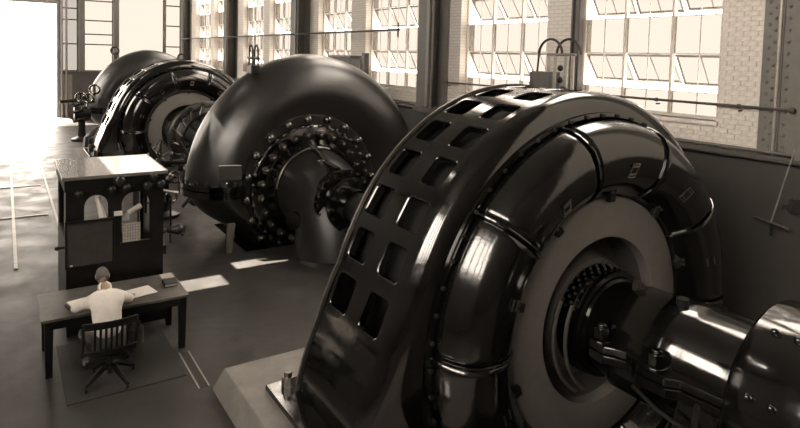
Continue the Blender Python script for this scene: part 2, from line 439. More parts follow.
# far wall windows
n = len(WIN)
for k, (a, b) in enumerate(FW):
    W = thing('window_%d' % (n + 1 + k), (a, YF + .2, 2.77), None, None, None, 'structure')
    W['label'] = ['dim window strip right beside the great doorway', 'barred window beside the great doorway in the far wall', 'wide bright window in the far wall above the far turbine', 'narrow window in the far wall next to the corner'][k]
    yg = YF + .2
    G().box(a, a + .06, yg - .05, yg + .05, 2.77, 8.6).box(b - .06, b, yg - .05, yg + .05, 2.77, 8.6).box(a, b, yg - .05, yg + .05, 2.77, 2.85).box(a, b, yg - .05, yg + .05, 8.5, 8.6).build('window_frame', STEELP, W, 0)
    zs = {0: [4.36, 5.75, 6.4, 7.4], 1: [4.36, 4.95, 5.75, 6.9, 7.7], 2: [8.0], 3: [4.36, 5.65, 6.9, 7.7]}[k]
    if k != 2:
        for z in zs: G().box(a, b, yg - .04, yg + .04, z - .035, z + .035).build('glazing_bar', STEELD, W, 0)
    zz = [2.77] + zs + [8.6]
    for i in range(len(zz) - 1): G().box(a + .03, b - .03, yg - .003, yg + .003, zz[i], zz[i + 1]).build('pane', GLASSD if k == 0 else GLASS, W, 0)

# ------------------------------------------------------------------ columns on the right wall
col = thing('riveted_column', (XW, 4.15, 0), 'grey riveted steel column at the right edge of the picture', 'column', 'steel wall columns')
G().box(XW - .04, XW + .02, 3.7, 4.63, 2.82, ZC).build('wall_plate', STEELP, col, 0)
G().box(XW - .07, XW - .04, 4.34, 4.38, 2.82, ZC).build('cover_strip', STEELP, col, 0)
G().box(XW - .3, XW - .07, 3.5, 4.0, 2.82, ZC).build('web', STEELP, col, 0)
rv = None
for j, yv in enumerate((4.47, 4.55, 4.28)):
    for i in range(34):
        z = 2.95 + i * .17 + (.085 if j % 2 else 0)
        if z > 8: break
        if rv is None:
            rv = G().sphere((0, 0, 0), .03, 8, 4).build('rivet', STEELP, None); rv.parent = col; o = rv
        else: o = share(rv, (0, 0, 0), col)
        o.location = Vector((XW - .04, yv, z)) - col.location
G().cyl((XW - .09, 4.38, 2.82), (XW - .09, 4.38, 9), .022, n=8).build('conduit', RAILM, col)
for k, (ya, yb, lb) in enumerate([(12.4, 13.05, 'grey steel column between the near turbine and the near windows'), (20.85, 21.5, 'dark steel column above the top of the near turbine'), (29.2, 29.85, 'dark steel column rising behind the far generator'), (37.9, 38.6, 'dark steel column in the far right corner of the hall')]):
    c = thing('steel_column', (XW, (ya + yb) / 2, 0), lb, 'column', 'steel wall columns')
    G().box(XW - .46, XW - .42, ya, yb, 2.82, ZC).build('front_flange', STEELD, c, 0)
    G().box(XW - .04, XW, ya - .1, yb + .1, 2.82, ZC).build('back_flange', STEELP, c, 0)
    G().box(XW - .42, XW - .04, (ya + yb) / 2 - .03, (ya + yb) / 2 + .03, 2.82, ZC).build('web', STEELD, c, 0)
    G().box(XW - .50, XW - .46, ya + .1, ya + .22, 2.82, ZC).build('cover_strip', STEELP, c, 0)
    G().box(XW - .5, XW, ya - .12, yb + .12, 2.72, 2.86).build('base_plate', STEELD, c, 0)
G().box(XW - .12, XW, 8.02, 8.06, 2.82, 9.4).build('channel_flange', STEELD, wall_right, 0)
G().box(XW - .12, XW, 8.2, 8.24, 2.82, 9.4).build('channel_flange', STEELD, wall_right, 0)
G().box(XW - .05, XW, 8.06, 8.2, 2.82, 9.4).build('channel_web', STEELP, wall_right, 0)

# wall pipes
p1 = thing('wall_pipe', (XW - .08, 8.2, 3.5), 'thin pipe running under the near windows to the riveted column', 'pipe', 'pipes along the right wall')
G().cyl((XW - .1, 12.35, 3.5), (XW - .1, 4.15, 3.5), .022, n=8).build('tube', PIPE, p1)
for y in (12.2, 10.2, 8.5, 6.3, 4.9): G().cyl((XW - .1, y, 3.43), (XW, y, 3.43), .015, n=6).cyl((XW - .1, y + .02, 3.5), (XW - .1, y - .02, 3.5), .035, n=8).build('hanger', PIPE, p1)
G().sphere((XW - .1, 4.15, 3.5), .05, 8, 6).build('end_cap', PIPE, p1)
p2 = thing('wall_pipe', (XW - .08, 26, 4.85), 'thin pipe crossing the far windows above the near turbine', 'pipe', 'pipes along the right wall')
G().cyl((XW - .5, 38.2, 4.85), (XW - .5, 13.9, 4.85), .03, n=8).build('tube', PIPE, p2)
G().cyl((XW - .5, 13.95, 4.65), (XW - .5, 13.95, 5.05), .025, n=8).build('end_tee', PIPE, p2)
for y in (37.8, 29.5, 21.2): G().tube([(XW - .5, y, 4.85), (XW - .47, y - .3, 4.74), (XW - .5, y - .6, 4.85)], .02, 6).build('hanger', PIPE, p2)
for dz, dx in ((.045, .12), (-.06, .20)): G().cyl((XW - dx, 36, 2.82 + dz), (XW - dx, YB + 1, 2.82 + dz), .025, n=8).build('ledge_pipe', STEELP if dz > 0 else PIPE, wall_right)

# instrument rack on the wall between the near windows
r = thing('instrument_rack', (8.9, 8.0, 2.82), 'pipe framed instrument rack with hooped top in front of the windows', 'rack')
XR = 8.95
for y in (8.38, 8.22, 7.94, 7.78): G().cyl((XR, y, 2.9), (XR, y, 4.22), .035, n=10).build('tube', RAILM, r)
G().cyl((XR, 8.42, 4.24), (XR, 7.72, 4.24), .03, n=8).build('crossbar', STEELP, r)
G().cyl((XR, 8.42, 3.45), (XR, 7.72, 3.45), .03, n=8).build('crossbar', STEELP, r)
G().tube(arc((XR, 8.35, 4.24), .3, 0, 180, 14, 'yz'), .025, 8).build('hoop', IRON, r)
G().tube(arc((XR + .1, 7.98, 4.24), .3, 0, 180, 14, 'yz'), .025, 8).build('hoop', IRON, r)
G().cyl((XR, 8.65, 4.24), (XR, 8.68, 3.9), .02, n=8).build('drop_rod', IRON, r)
G().box(XR - .05, XR + .25, 8.3, 8.85, 3.2, 3.9).build('gauge_box', STEELD, r, 0, bevel=.02)
for z in (3.98, 3.75): G().sphere((XR, 8.08, z), .06, 10, 6).build('gauge', IRON, r)
G().tube(arc((XR - .05, 7.95, 3.45), .17, 0, 360, 18, 'yz'), .025, 8).build('handwheel', BRIGHT, r)
G().cyl((XR, 8.1, 2.82), (XR, 8.1, 3.5), .06, n=10).build('post', IRON, r)
G().box(XR - .2, XW - .1, 7.8, 8.4, 2.74, 2.82).build('shelf', STEELD, r, 0)
# dark box in front of the second bay
b = thing('switch_box', (8.9, 16.6, 3.3), 'dark switch box standing before the windows behind the near turbine', 'switch box')
G().box(8.75, 9.1, 16.2, 17.6, 3.5, 4.05).build('case', STEELD, b, 0, bevel=.02)
G().box(8.72, 9.12, 16.15, 17.65, 4.05, 4.12).build('lid', IRON, b, 0)
G().box(8.85, 8.95, 16.3, 16.4, 2.82, 3.5).box(8.85, 8.95, 17.4, 17.5, 2.82, 3.5).build('stand', IRON, b, 0)
G().box(8.8, 8.95, 15.4, 15.55, 2.82, 4.2).build('side_post', IRON, b, 0)
G().box(8.7, XW, 15.3, 17.7, 2.76, 2.82).build('shelf', STEELD, b, 0)
# hanging wire with cross bar
h = thing('hanging_wire', (9.2, 4.05, 1.7), 'thin wire with a small cross bar hanging before the dado at far right', 'wire')
G().cyl((9.25, 4.27, 1.85), (9.25, 3.87, 3.6), .012, n=6).build('wire', RAILM, h)
G().cyl((9.25, 4.5, 1.9), (9.25, 4.02, 1.83), .02, n=8).build('cross_bar', BRIGHT, h)
G().cyl((9.25, 4.26, 1.86), (9.25, 4.26, 1.68), .02, n=8).build('weight', IRON, h)
G().box(9.3, 9.44, 3.98, 4.06, 2.05, 2.25).cyl((9.24, 4.14, 2.13), (9.4, 4.02, 2.15), .015, n=6).build('bracket', BRIGHT, h)

# ================================================================== GENERATOR
X0, Z0 = 5.8, 1.12
RS = 2.64
def krho(t):
    d = math.degrees(t) % 360
    if d > 270: d -= 360
    a = abs(d - 90)                      # angle from the top
    tab = [(0, 1), (67, 1), (77, 1.013), (90, 1.08), (104.8, 1.215)]
    for (p, q), (p2, q2) in zip(tab, tab[1:]):
        if a <= p2: return q + (q2 - q) * (a - p) / (p2 - p)
    return tab[-1][1]
def make_generator():
    R_ = thing('generator', (X0, 5.3, 0), 'huge black generator filling the right foreground, with vented rim', 'generator', 'generators in the row of machines')
    # --- stator frame: shell with two rows of rounded vents
    g = G(); pitch = 11.5; cents = [103 + pitch * i for i in range(-8, 7)]
    yr = [(5.425, 6.02), (4.83, 5.425)]
    def P(t, y, r=RS):
        tr = math.radians(t); rr = r * krho(tr); return (X0 + rr * math.cos(tr), y, Z0 + rr * math.sin(tr))
    for c in cents:
        for (ya, yb) in yr:
            yc = 5.765 if ya > 5 else 5.115
            ht, hy = 3.75, .185; rt, ry = 1.15, .055
            hole = []
            for (sx, sy_, t0) in ((1, 1, 0), (-1, 1, 90), (-1, -1, 180), (1, -1, 270)):
                for q in range(5):
                    t = math.radians(t0 + 22.5 * q); hole.append((c + sx * (ht - rt) + rt * math.cos(t), yc + sy_ * (hy - ry) + ry * math.sin(t)))
            out = []
            for (px_, py_) in hole:
                dx, dy = (px_ - c) / ht, (py_ - yc) / hy
                if abs(dx) >= abs(dy): t = c + math.copysign(pitch / 2, dx); y = yc + dy / abs(dx) * .3
                else: t = c + dx / abs(dy) * pitch / 2; y = yb if dy > 0 else ya
                out.append((t, min(max(y, ya), yb)))
            # exact corners
            for idx, cor in ((2, (c + pitch / 2, yb)), (7, (c - pitch / 2, yb)), (12, (c - pitch / 2, ya)), (17, (c + pitch / 2, ya))): out[idx] = cor
            n = len(hole)
            lip = [(c + (p[0] - c) * 1.07, yc + (p[1] - yc) * 1.07) for p in hole]
            V = [P(*p) for p in out] + [P(p[0], p[1]) for p in lip] + [P(p[0], p[1], RS - .012) for p in hole] + [P(p[0], p[1], RS - .09) for p in hole]
            g.add(V, [(k * n + i, k * n + (i + 1) % n, (k + 1) * n + (i + 1) % n, (k + 1) * n + i) for k in range(3) for i in range(n)])
    # rest of the band down to the feet
    lo, hi = cents[0] - pitch / 2, cents[-1] + pitch / 2
    for (a, b_) in ((-14.8, lo), (hi, 194.8)):
        V = []; ns = 6
        for i in range(ns + 1):
            t = a + (b_ - a) * i / ns; V += [P(t, 6.02), P(t, 4.83)]
        g.add(V, [(2 * i, 2 * i + 1, 2 * i + 3, 2 * i + 2) for i in range(ns)])
    # rounded shoulder and back rim
    def kr(t, y, r): return r * (1 + (krho(t) - 1) * max(0, min(1, (r - 2.36) / .28)))
    sh = [(4.83, 2.64), (4.74, 2.625), (4.67, 2.58), (4.63, 2.51), (4.615, 2.44), (4.61, 2.40)]
    a0, a1 = math.radians(-14.8), math.radians(194.8)
    g.lathe(sh, X0, Z0, 96, a0, a1, kr)
    g.lathe([(6.02, 2.64), (6.07, 2.625), (6.10, 2.58), (6.10, 2.2), (6.05, 1.6)], X0, Z0, 96, a0, a1, kr)
    st = g.build('stator_frame', ENAMEL, R_, 38)
    me = st.data; ox, oy, oz = R_['_o']; nrm = [n_.vector.copy() for n_ in me.corner_normals]
    for pl_ in me.polygons:
        vs_ = [me.vertices[i].co for i in pl_.vertices]; ok = True
        for v_ in vs_:
            x_, z_ = v_.x + ox - X0, v_.z + oz - Z0
            if abs(math.hypot(x_, z_) - RS * krho(math.atan2(z_, x_))) > .003 or v_.y + oy > 6.021 or v_.y + oy < 4.829: ok = False
        if ok:
            sg_ = 1 if pl_.normal.dot(Vector((pl_.center.x + ox - X0, 0, pl_.center.z + oz - Z0))) > 0 else -1
            for li in pl_.loop_indices:
                v_ = me.vertices[me.loops[li].vertex_index].co; t_ = math.atan2(v_.z + oz - Z0, v_.x + ox - X0); h_ = .01
                a_, b_ = t_ - h_, t_ + h_
                tx = krho(b_) * math.cos(b_) - krho(a_) * math.cos(a_); tz = krho(b_) * math.sin(b_) - krho(a_) * math.sin(a_)
                nrm[li] = Vector((tz, 0, -tx)).normalized() * sg_
    me.normals_split_custom_set(nrm)
    # raised rim on the far edge
    G().lathe([(6.05, 2.63), (6.05, 2.665), (6.085, 2.665), (6.11, 2.64), (6.11, 2.5)], X0, Z0, 96, a0, a1, lambda t, y, r: r * krho(t)).build('rim', WORN, R_)
    G().lathe([(4.75, 2.44), (6.03, 2.44)], X0, Z0, 72, a0, a1).build('stator_core', VENTD, R_)
    # groove band with lugs between frame and end bell
    G().lathe([(4.64, 2.41), (4.57, 2.405), (4.57, 2.36), (4.61, 2.35)], X0, Z0, 96, a0, a1).build('clamp_band', ENAMEL, R_)
    bm_ = None
    for i in range(33):
        t = math.radians(-14 + i * 6.5); c = (X0 + 2.375 * math.cos(t), 4.545, Z0 + 2.375 * math.sin(t))
        if c[2] < .35: continue
        o = G().cyl(c, (c[0], c[1] + .05, c[2]), .022, n=6).build('band_bolt', IRON, R_)
    # end bell segments
    prof = [(4.605, 2.345), (4.47, 2.325), (4.35, 2.28), (4.26, 2.215), (4.19, 2.12), (4.155, 2.0), (4.15, 1.88), (4.17, 1.76), (4.22, 1.66), (4.30, 1.57), (4.40, 1.49), (4.47, 1.44)]
    for k in range(10):
        ta = 36 * k - 2.0; a_, b_ = math.radians(ta + .2), math.radians(ta + 35.8)
        sg = G().lathe(prof, X0, Z0, 14, a_, b_).build('end_bell_segment', BELL, R_, 60, solid=.03)
        t = math.radians(ta)
        path = [(X0 + (r + .004) * math.cos(t), y - .004, Z0 + (r + .004) * math.sin(t)) for y, r in prof[:-1]]
        G().tube(path, .017, 8).build('seam_strap', ENAMEL, sg)
        if k % 1 == 0:     # small cover plates, a raised frame with two bars
            tm = math.radians(ta + 18)
            e1 = Vector((-math.sin(tm), 0, math.cos(tm))); rad = Vector((math.cos(tm), 0, math.sin(tm)))
            c0 = Vector((X0, 4.165, Z0)) + rad * 1.80; nrm = Vector((0, -1, 0)) * .9 + rad * -.35; nrm.normalize()
            e2 = nrm.cross(e1).normalized()
            s_ = G(); w2, h2 = .055, .085
            if k in (3, 2, 1): s_.tube([c0 + nrm * .012 + e1 * a * w2 + e2 * b * h2 for a, b in ((-1, -1), (1, -1), (1, 1), (-1, 1), (-1, -1))], .008, 6)
            for q in (-1, 1): s_.tube([c0 + nrm * .012 + e1 * (-w2) + e2 * q * h2 * .6, c0 + nrm * .012 + e1 * w2 + e2 * q * h2 * .6], .010, 6)
            s_.build('cover_clip', BRIGHT, sg)
    # grey end ring
    G().lathe([(4.50, 1.44), (4.46, 1.43), (4.445, 1.41), (4.445, .97), (4.47, .96), (4.60, .97)], X0, Z0, 96).build('end_ring', RINGM, R_)
    for i in range(10):        # brackets gripping the end ring
        t = math.radians(18 + 36 * i); rad = Vector((math.cos(t), 0, math.sin(t))); e1 = Vector((-math.sin(t), 0, math.cos(t)))
        c0 = Vector((X0, 4.40, Z0)) + rad * 1.47
        Mx = Matrix((rad, Vector((0, 1, 0)), e1)).transposed()
        br = G().cbox(c0, .14, .07, .10, Mx).build('ring_bracket', IRON, R_, 0, bevel=.012)
        s_ = G()
        for q in (-.03, .03): s_.cyl(c0 + e1 * q + Vector((0, -.035, 0)) + rad * .05, c0 + e1 * q + Vector((0, -.06, 0)) + rad * .05, .018, n=6)
        s_.build('bracket_bolt', BRIGHT, br)
    # rotor hub inside the ring
    G().lathe([(4.98, .99), (4.98, .78), (4.93, .70)], X0, Z0, 64).lathe([(4.58, .97), (4.98, .99)], X0, Z0, 64).build('rotor_end', HUBM, R_)
    G().lathe([(4.98, .76), (4.66, .70), (4.60, .67), (4.58, .62), (4.58, .5)], X0, Z0, 64).build('rotor_hub', HUBM, R_)
    # bolted collar
    cl = G().lathe([(4.60, .62), (4.40, .62), (4.37, .60), (4.30, .60), (4.29, .55)], X0, Z0, 64).build('bolted_collar', ENAMEL, R_)
    hb = None
    for rw, yv in enumerate((4.56, 4.50, 4.44, 4.38)):
        for i in range(36):
            t = 2 * PI * (i + .5 * (rw % 2)) / 36; 
            if math.degrees(t) < 40 or math.degrees(t) > 158: continue
            c = Vector((X0 + .625 * math.cos(t), yv, Z0 + .625 * math.sin(t)))
            if hb is None:
                hb = G().sphere((0, 0, 0), .019, 6, 4).build('collar_bolt', IRON, None); hb.parent = cl; o = hb
            else: o = share(hb, (0, 0, 0), cl)
            o.location = c - R_.location
    # curved conductors
    for dy, rr in ((4.40, .83), (4.30, .76)):
        pts = arc((X0 - .02, dy, Z0), rr, 152, 238, 16)
        G().tube(pts, .022, 8).build('conductor_rod', STEELD, R_)
    # feet
    for sx in (-1, 1):
        xf = X0 + sx * 3.14
        ft = G().box(xf - .22, xf + .22, 4.4, 6.35, .30, .36).build('foot_plate', ENAMEL, R_, 0, bevel=.01)
        for y in (6.22, 4.7):
            G().cyl((xf, y, .36), (xf, y, .46), .075, n=6).cyl((xf, y, .46), (xf, y, .52), .05, n=10).build('foot_bolt', BRIGHT, ft)
    return R_
GEN = make_generator()

def make_pedestal(dy, label):
    p = thing('machine_plinth', (X0, 5 + dy, 0), label, 'plinth', 'concrete plinths under the generators')
    for sx, nm in ((-1, 'plinth_block'), (1, 'plinth_block')):
        xa, xb, xc = X0 + sx * 3.61, X0 + sx * 3.72, X0 + sx * 2.40
        g = G(); ya, yb = 1.2 + dy, 7.05 + dy; yb2 = yb + .14
        if sx > 0: xb = min(xb, XW - .07); xa = min(xa, XW - .1)
        g.add([(xb, ya, 0), (xb, yb2, 0), (xc, yb2, 0), (xc, ya, 0), (xa, ya, .3), (xa, yb, .3), (xc, yb, .3), (xc, ya, .3)],
              [(0, 1, 2, 3), (4, 7, 6, 5), (0, 4, 5, 1), (1, 5, 6, 2), (2, 6, 7, 3), (3, 7, 4, 0)])
        blk = g.build(nm, CONC, p, 0, bevel=.012)
    return p
make_pedestal(0, 'grey concrete plinth under the huge foreground generator')

# bearing and coupling in front of the generator
B = thing('shaft_bearing', (X0, 3.5, 0), 'glossy black shaft bearing housing with big hex bolts in front of the generator', 'bearing')
G().lathe([(4.35, .535), (3.95, .545), (3.92, .56), (3.60, .56), (3.56, .575), (3.2, .575), (3.16, .56), (2.60, .56)], X0, Z0, 64).build('housing', ENAMEL, B)
g = G()
pl = [(4.12, -.56), (4.05, -.70), (3.86, -.72), (3.76, -.66), (3.66, -.62), (3.56, -.66), (3.46, -.74), (3.16, -.74), (3.06, -.66), (2.62, -.62), (2.62, -.3), (4.12, -.3)]
for sx in (1, -1):
    q = [(X0 + sx * p[1], p[0]) for p in pl]
    G().prism(q, 'z', Z0 + .02, Z0 + .10).build('split_flange', ENAMEL, B, 0, bevel=.012)
    G().prism(q, 'z', Z0 - .09, Z0 + .005).build('split_flange', ENAMEL, B, 0, bevel=.012)
for sx in (-1, 1):
    for y in (3.95, 3.32):
        c = (X0 + sx * .635, y, Z0 + .10)
        nt_ = G().cyl(c, (c[0], c[1], c[2] + .03), .105, n=20).cyl((c[0], c[1], c[2] + .03), (c[0], c[1], c[2] + .15), .082, n=6).cyl((c[0], c[1], c[2] + .15), (c[0], c[1], c[2] + .185), .05, n=12).build('hex_bolt', ENAMEL, B, 30, bevel=.006)
G().prism([(X0 - .52, Z0 - .09), (X0 + .52, Z0 - .09), (X0 + .8, .3), (X0 + 1.0, 0), (X0 - 1.0, 0), (X0 - .8, .3)], 'y', 2.75, 3.15).build('pedestal', ENAMEL, B, 0, bevel=.03)
G().box(X0 - .5, X0 + .5, 2.9, 4.0, Z0 - .42, Z0 - .1).build('lower_housing', ENAMEL, B, 0, bevel=.08)
G().cyl((X0 - .08, 3.42, Z0 + .56), (X0 - .08, 3.42, Z0 + .63), .06, n=12).build('oil_cup', IRON, B)
G().cyl((X0 - .05, 3.95, Z0 + .53), (X0 - .05, 3.95, Z0 + .6), .07, n=6).cyl((X0 + .06, 4.05, Z0 + .53), (X0 + .06, 4.05, Z0 + .58), .04, n=6).build('oil_cup', BRIGHT, B)
G().tube([(X0 - .62, 2.9, Z0 - .05), (X0 - .74, 2.85, Z0 - .12), (X0 - .8, 2.82, Z0 - .35), (X0 - .75, 2.8, Z0 - .6), (X0 - .6, 2.8, .05)], .028, 8).build('oil_pipe', IRON, B)
G().tube([(X0 - .72, 3.5, Z0 - .14), (X0 - .78, 3.2, Z0 - .2), (X0 - .8, 3.0, Z0 - .22), (X0 - .7, 2.85, Z0 - .28)], .018, 8).build('oil_pipe', IRON, B)
E_ = thing('exciter_drum', (X0, 1.9, 0), 'big black drum with bolt heads at the lower right edge of the picture', 'drum')
G().lathe([(2.585, .2), (2.585, .84), (2.57, .88), (2.54, .90), (1.2, .90), (1.15, .86), (1.15, .2)], X0, Z0, 72).build('shell', ENAMEL, E_)
for t, y in ((158, 2.38), (158, 2.20), (120, 2.38), (120, 2.2), (196, 2.38), (196, 2.2)):
    tt = math.radians(t); d = Vector((math.cos(tt), 0, math.sin(tt))); c = Vector((X0, y, Z0)) + d * .895
    G().cyl(c, c + d * .02, .034, n=14).sphere(c + d * .018, .03, 10, 6).build('bolt_head', ENAMEL, E_)
G().box(X0 - .7, X0 + .7, 1.3, 2.4, 0, .42).build('base', ENAMEL, E_, 0, bevel=.03)

# ================================================================== TURBINE
def gt(t):
    d = math.degrees(t) % 360
    if d < 178 or d > 362: return 1.0
    tab = [(178, 1), (184, .97), (192, .90), (203, .79), (215, .73), (235, .70), (270, .69)]
    if d > 270: d = 540 - d
    for (p, q), (p2, q2) in zip(tab, tab[1:]):
        if p <= d <= p2: return q + (q2 - q) * (d - p) / (p2 - p)
    return 1.0
TPROF = [(12.62, 1.35), (12.58, 1.50), (12.50, 1.64), (12.40, 1.78), (12.32, 1.95), (12.28, 2.12), (12.30, 2.32), (12.38, 2.52), (12.52, 2.72), (12.72, 2.88), (12.95, 2.97), (13.2, 3.0), (13.45, 2.97), (13.68, 2.88), (13.88, 2.72), (14.02, 2.5), (14.1, 2.2), (14.08, 1.9), (13.95, 1.6), (13.9, 1.0)]
def make_turbine():
    T = thing('turbine', (X0, 13.2, 0), 'black round turbine casing ringed with domed nuts, behind the foreground generator', 'turbine', 'turbines in the row of machines')
    def rr(t, y, r): f_ = max(0, min(1, (r - 1.35) / 1.2)); return r * (1 + (gt(t) - 1) * f_) + (.16 if math.cos(t) > 0 else .42) * math.cos(t) * f_
    cs = G().lathe(TPROF, X0, Z0, 128, 0, 2 * PI, rr).build('casing', CAST, T, 70)
    # horizontal joint flange on both sides
    for sx in (-1, 1):
        zf = Z0 + .10; pts = []
        EC = .16 if sx > 0 else -.42; inn = [(y, r - .03 + EC * max(0, min(1, (r - 1.35) / 1.2))) for y, r in TPROF[3:-2]]; outp = []
        for i, (y, r) in enumerate(TPROF[3:-2]):
            a = TPROF[3 + max(i - 1, 0)]; b = TPROF[3 + min(i + 1, len(TPROF) - 6)]
            d = Vector((b[0] - a[0], b[1] - a[1])).normalized(); nn = Vector((-d.y, d.x)) if True else None
            outp.append((y - d.y * .13, r + d.x * .13 + EC * max(0, min(1, (r - 1.35) / 1.2))))
        poly = [(X0 + sx * r, y) for y, r in inn] + [(X0 + sx * r, y) for y, r in reversed(outp)]
        fl = G().prism(poly, 'z', zf - .15, zf - .01).build('joint_flange', ENAMEL, T, 30)
        G().prism(poly, 'z', zf + .005, zf + .12).build('joint_flange', ENAMEL, T, 30)
        for i in range(0, len(outp) - 1):
            y, r = outp[i]; y2, r2 = inn[i]
            c = (X0 + sx * (r * .6 + r2 * .4), y * .6 + y2 * .4, zf + .12)
            G().cyl(c, (c[0], c[1], c[2] + .05), .04, n=6).sphere((c[0], c[1], c[2] + .06), .03, 8, 5).build('flange_bolt', IRON, fl)
    # head cover with rings of nuts
    G().lathe([(12.62, 1.64), (12.47, 1.64), (12.45, 1.62), (12.45, 1.44), (12.47, 1.42)], X0, Z0, 96).build('nut_ring', CAST, T)
    G().lathe([(12.5, 1.44), (12.42, 1.40), (12.40, 1.36), (12.40, 1.08), (12.36, 1.05), (12.30, 1.02), (12.22, .98), (12.22, .90), (12.40, .80)], X0, Z0, 96).build('head_cover', ENAMEL, T)
    dn = sn = tn = None
    for i in range(20):
        t = math.radians(18 * i + 5); c = Vector((math.cos(t) * 1.55, 12.45, math.sin(t) * 1.55)) + Vector((X0, 0, Z0))
        if dn is None:
            dn = G().cyl((0, .0, 0), (0, -.05, 0), .095, n=6).sphere((0, -.085, 0), .09, 14, 10).build('domed_nut', NUT, None); dn.parent = T; o = dn
        else: o = share(dn, (0, 0, 0), T)
        o.location = c - T.location
    for i in range(24):
        t = math.radians(15 * i + 7); c = Vector((math.cos(t) * 1.2, 12.40, math.sin(t) * 1.2)) + Vector((X0, 0, Z0))
        if sn is None:
            sn = G().cyl((0, 0, 0), (0, -.04, 0), .085, n=16).cyl((0, -.03, 0), (0, -.10, 0), .062, n=6).sphere((0, -.1, 0), .045, 10, 6).build('stud_nut', NUT, None); sn.parent = T; o = sn
        else: o = share(sn, (0, 0, 0), T)
        o.location = c - T.location
    for i in range(40):
        t = math.radians(9 * i + 2); c = Vector((math.cos(t) * 1.40, 12.43, math.sin(t) * 1.40)) + Vector((X0, 0, Z0))
        if tn is None:
            tn = G().cyl((0, 0, 0), (0, -.07, 0), .045, n=6).sphere((0, -.07, 0), .03, 8, 5).build('small_nut', NUT, None); tn.parent = T; o = tn
        else: o = share(tn, (0, 0, 0), T)
        o.location = c - T.location
    # bright inner bead
    G().tube(arc((X0, 12.20, Z0), .93, 70, 175, 24), .022, 6).build('bead', BRIGHT, T)
    # draft elbow bending down into the floor
    path = [(12.4, Z0), (12.1, Z0), (11.85, Z0 - .02), (11.6, Z0 - .10), (11.38, Z0 - .27), (11.22, Z0 - .52), (11.13, Z0 - .8), (11.1, Z0 - 1.12)]
    rads = [.92, .88, .84, .82, .82, .84, .88, .93]
    g = G(); P = []; n = 40
    for i, ((y, z), r_) in enumerate(zip(path, rads)):
        a = Vector((0, *path[max(i - 1, 0)])); b = Vector((0, *path[min(i + 1, len(path) - 1)])); d = (b - a).normalized()
        u = Vector((1, 0, 0)); v = d.cross(u)
        for k in range(n):
            t = 2 * PI * k / n; P.append(Vector((X0, y, z)) + r_ * (u * math.cos(t) + v * math.sin(t)))
    fs = [(i * n + k, i * n + (k + 1) % n, (i + 1) * n + (k + 1) % n, (i + 1) * n + k) for i in range(len(path) - 1) for k in range(n)]
    g.add(P, fs); el = g.build('draft_elbow', IRON, T, 60)
    # ribbed joint flange of the elbow with a row of studs
    fp = [Vector((X0 + .88 * math.cos(math.radians(a)), 12.1 - .9 * (1 - abs(math.cos(math.radians(a)))) * .9, Z0 + .60 * math.sin(math.radians(a)) + .30)) for a in range(10, 171, 8)]
    # stuffing box where the shaft leaves the elbow
    G().lathe([(11.7, .62), (10.95, .58), (10.90, .66), (10.78, .66), (10.76, .5), (10.55, .48), (10.53, .56), (10.40, .56), (10.38, .36), (10.2, .36)], X0, Z0, 56).build('stuffing_box', ENAMEL, T)
    s1 = None
    for R1, y1, n1 in ((.62, 10.78, 22), (.52, 10.40, 16)):
        for i in range(n1):
            t = 2 * PI * i / n1; c = Vector((X0 + R1 * math.cos(t), y1, Z0 + R1 * math.sin(t)))
            if s1 is None:
                s1 = G().cyl((0, 0, 0), (0, -.05, 0), .032, n=6).build('gland_nut', NUT, None); s1.parent = T; o = s1
            else: o = share(s1, (0, 0, 0), T)
            o.location = c - T.location
    # flange across the top of the elbow, dotted with studs
    ya, yb = 12.15, 10.95
    fpts = [(12.15, .98), (11.9, .93), (11.65, .80), (11.45, .74), (11.1, .70), (10.95, .68)]
    for sx in (-1,):
        gp = G(); V = []
        for (y, r_) in fpts:
            for q in (.06, -.06): V.append((X0 + q * 1.0 - .10, y, Z0 + r_))
        gp.add([(*v[:2], v[2]) for v in V] + [(v[0], v[1], v[2] - .2) for v in V], [(2 * i, 2 * i + 1, 2 * i + 3, 2 * i + 2) for i in range(len(fpts) - 1)] + [(2 * i, 2 * i + 2, 12 + 2 * i + 2, 12 + 2 * i) for i in range(len(fpts) - 1)] + [(2 * i + 1, 12 + 2 * i + 1, 12 + 2 * i + 3, 2 * i + 3) for i in range(len(fpts) - 1)])
        rb = gp.build('elbow_rib', ENAMEL, T, 30)
        for i in range(len(fpts) - 1):
            for q in range(4):
                f = q / 4; y = fpts[i][0] * (1 - f) + fpts[i + 1][0] * f; r_ = fpts[i][1] * (1 - f) + fpts[i + 1][1] * f
                G().sphere((X0 - .10, y, Z0 + r_ + .005), .022, 6, 4).build('stud', NUT, rb)
    # manhole cover and fittings on the elbow
    G().cyl((X0 - .84, 11.35, .72), (X0 - .93, 11.30, .72), .18, n=20).build('manhole_cover', ENAMEL, T)
    G().sphere((X0 - .66, 11.75, Z0 + .25), .06, 8, 6).cyl((X0 - .6, 11.75, Z0 + .2), (X0 - .7, 11.75, Z0 + .34), .02, n=6).build('drain_cock', BRIGHT, T)
    G().cyl((X0 - .35, 11.2, Z0 + .74), (X0 - .38, 11.18, Z0 + .84), .035, n=8).cyl((X0 - .45, 11.18, Z0 + .82), (X0 - .3, 11.2, Z0 + .82), .015, n=6).build('valve', BRIGHT, T)
    # name plate
    c0 = Vector((X0 - 1.94, 12.19, Z0 + .52)); nx = Vector((-.25, -.97, .0)).normalized()
    Mx = Matrix((nx.cross(Vector((0, 0, 1))).normalized() * -1, nx, Vector((0, 0, 1)))).transposed()
    G().cbox(c0, .46, .03, .30, Mx).build('name_plate', SLATE, T, 0, bevel=.01)
    # foot under the left side
    ft = G(); ft.prism([(X0 - 2.03, 0), (X0 - 1.93, 0), (X0 - 1.86, .6), (X0 - 2.02, .6)], 'y', 12.06, 12.14); ft.build('support_foot', STEELP, T, 0)
    # side support
    return T
TUR = make_turbine()
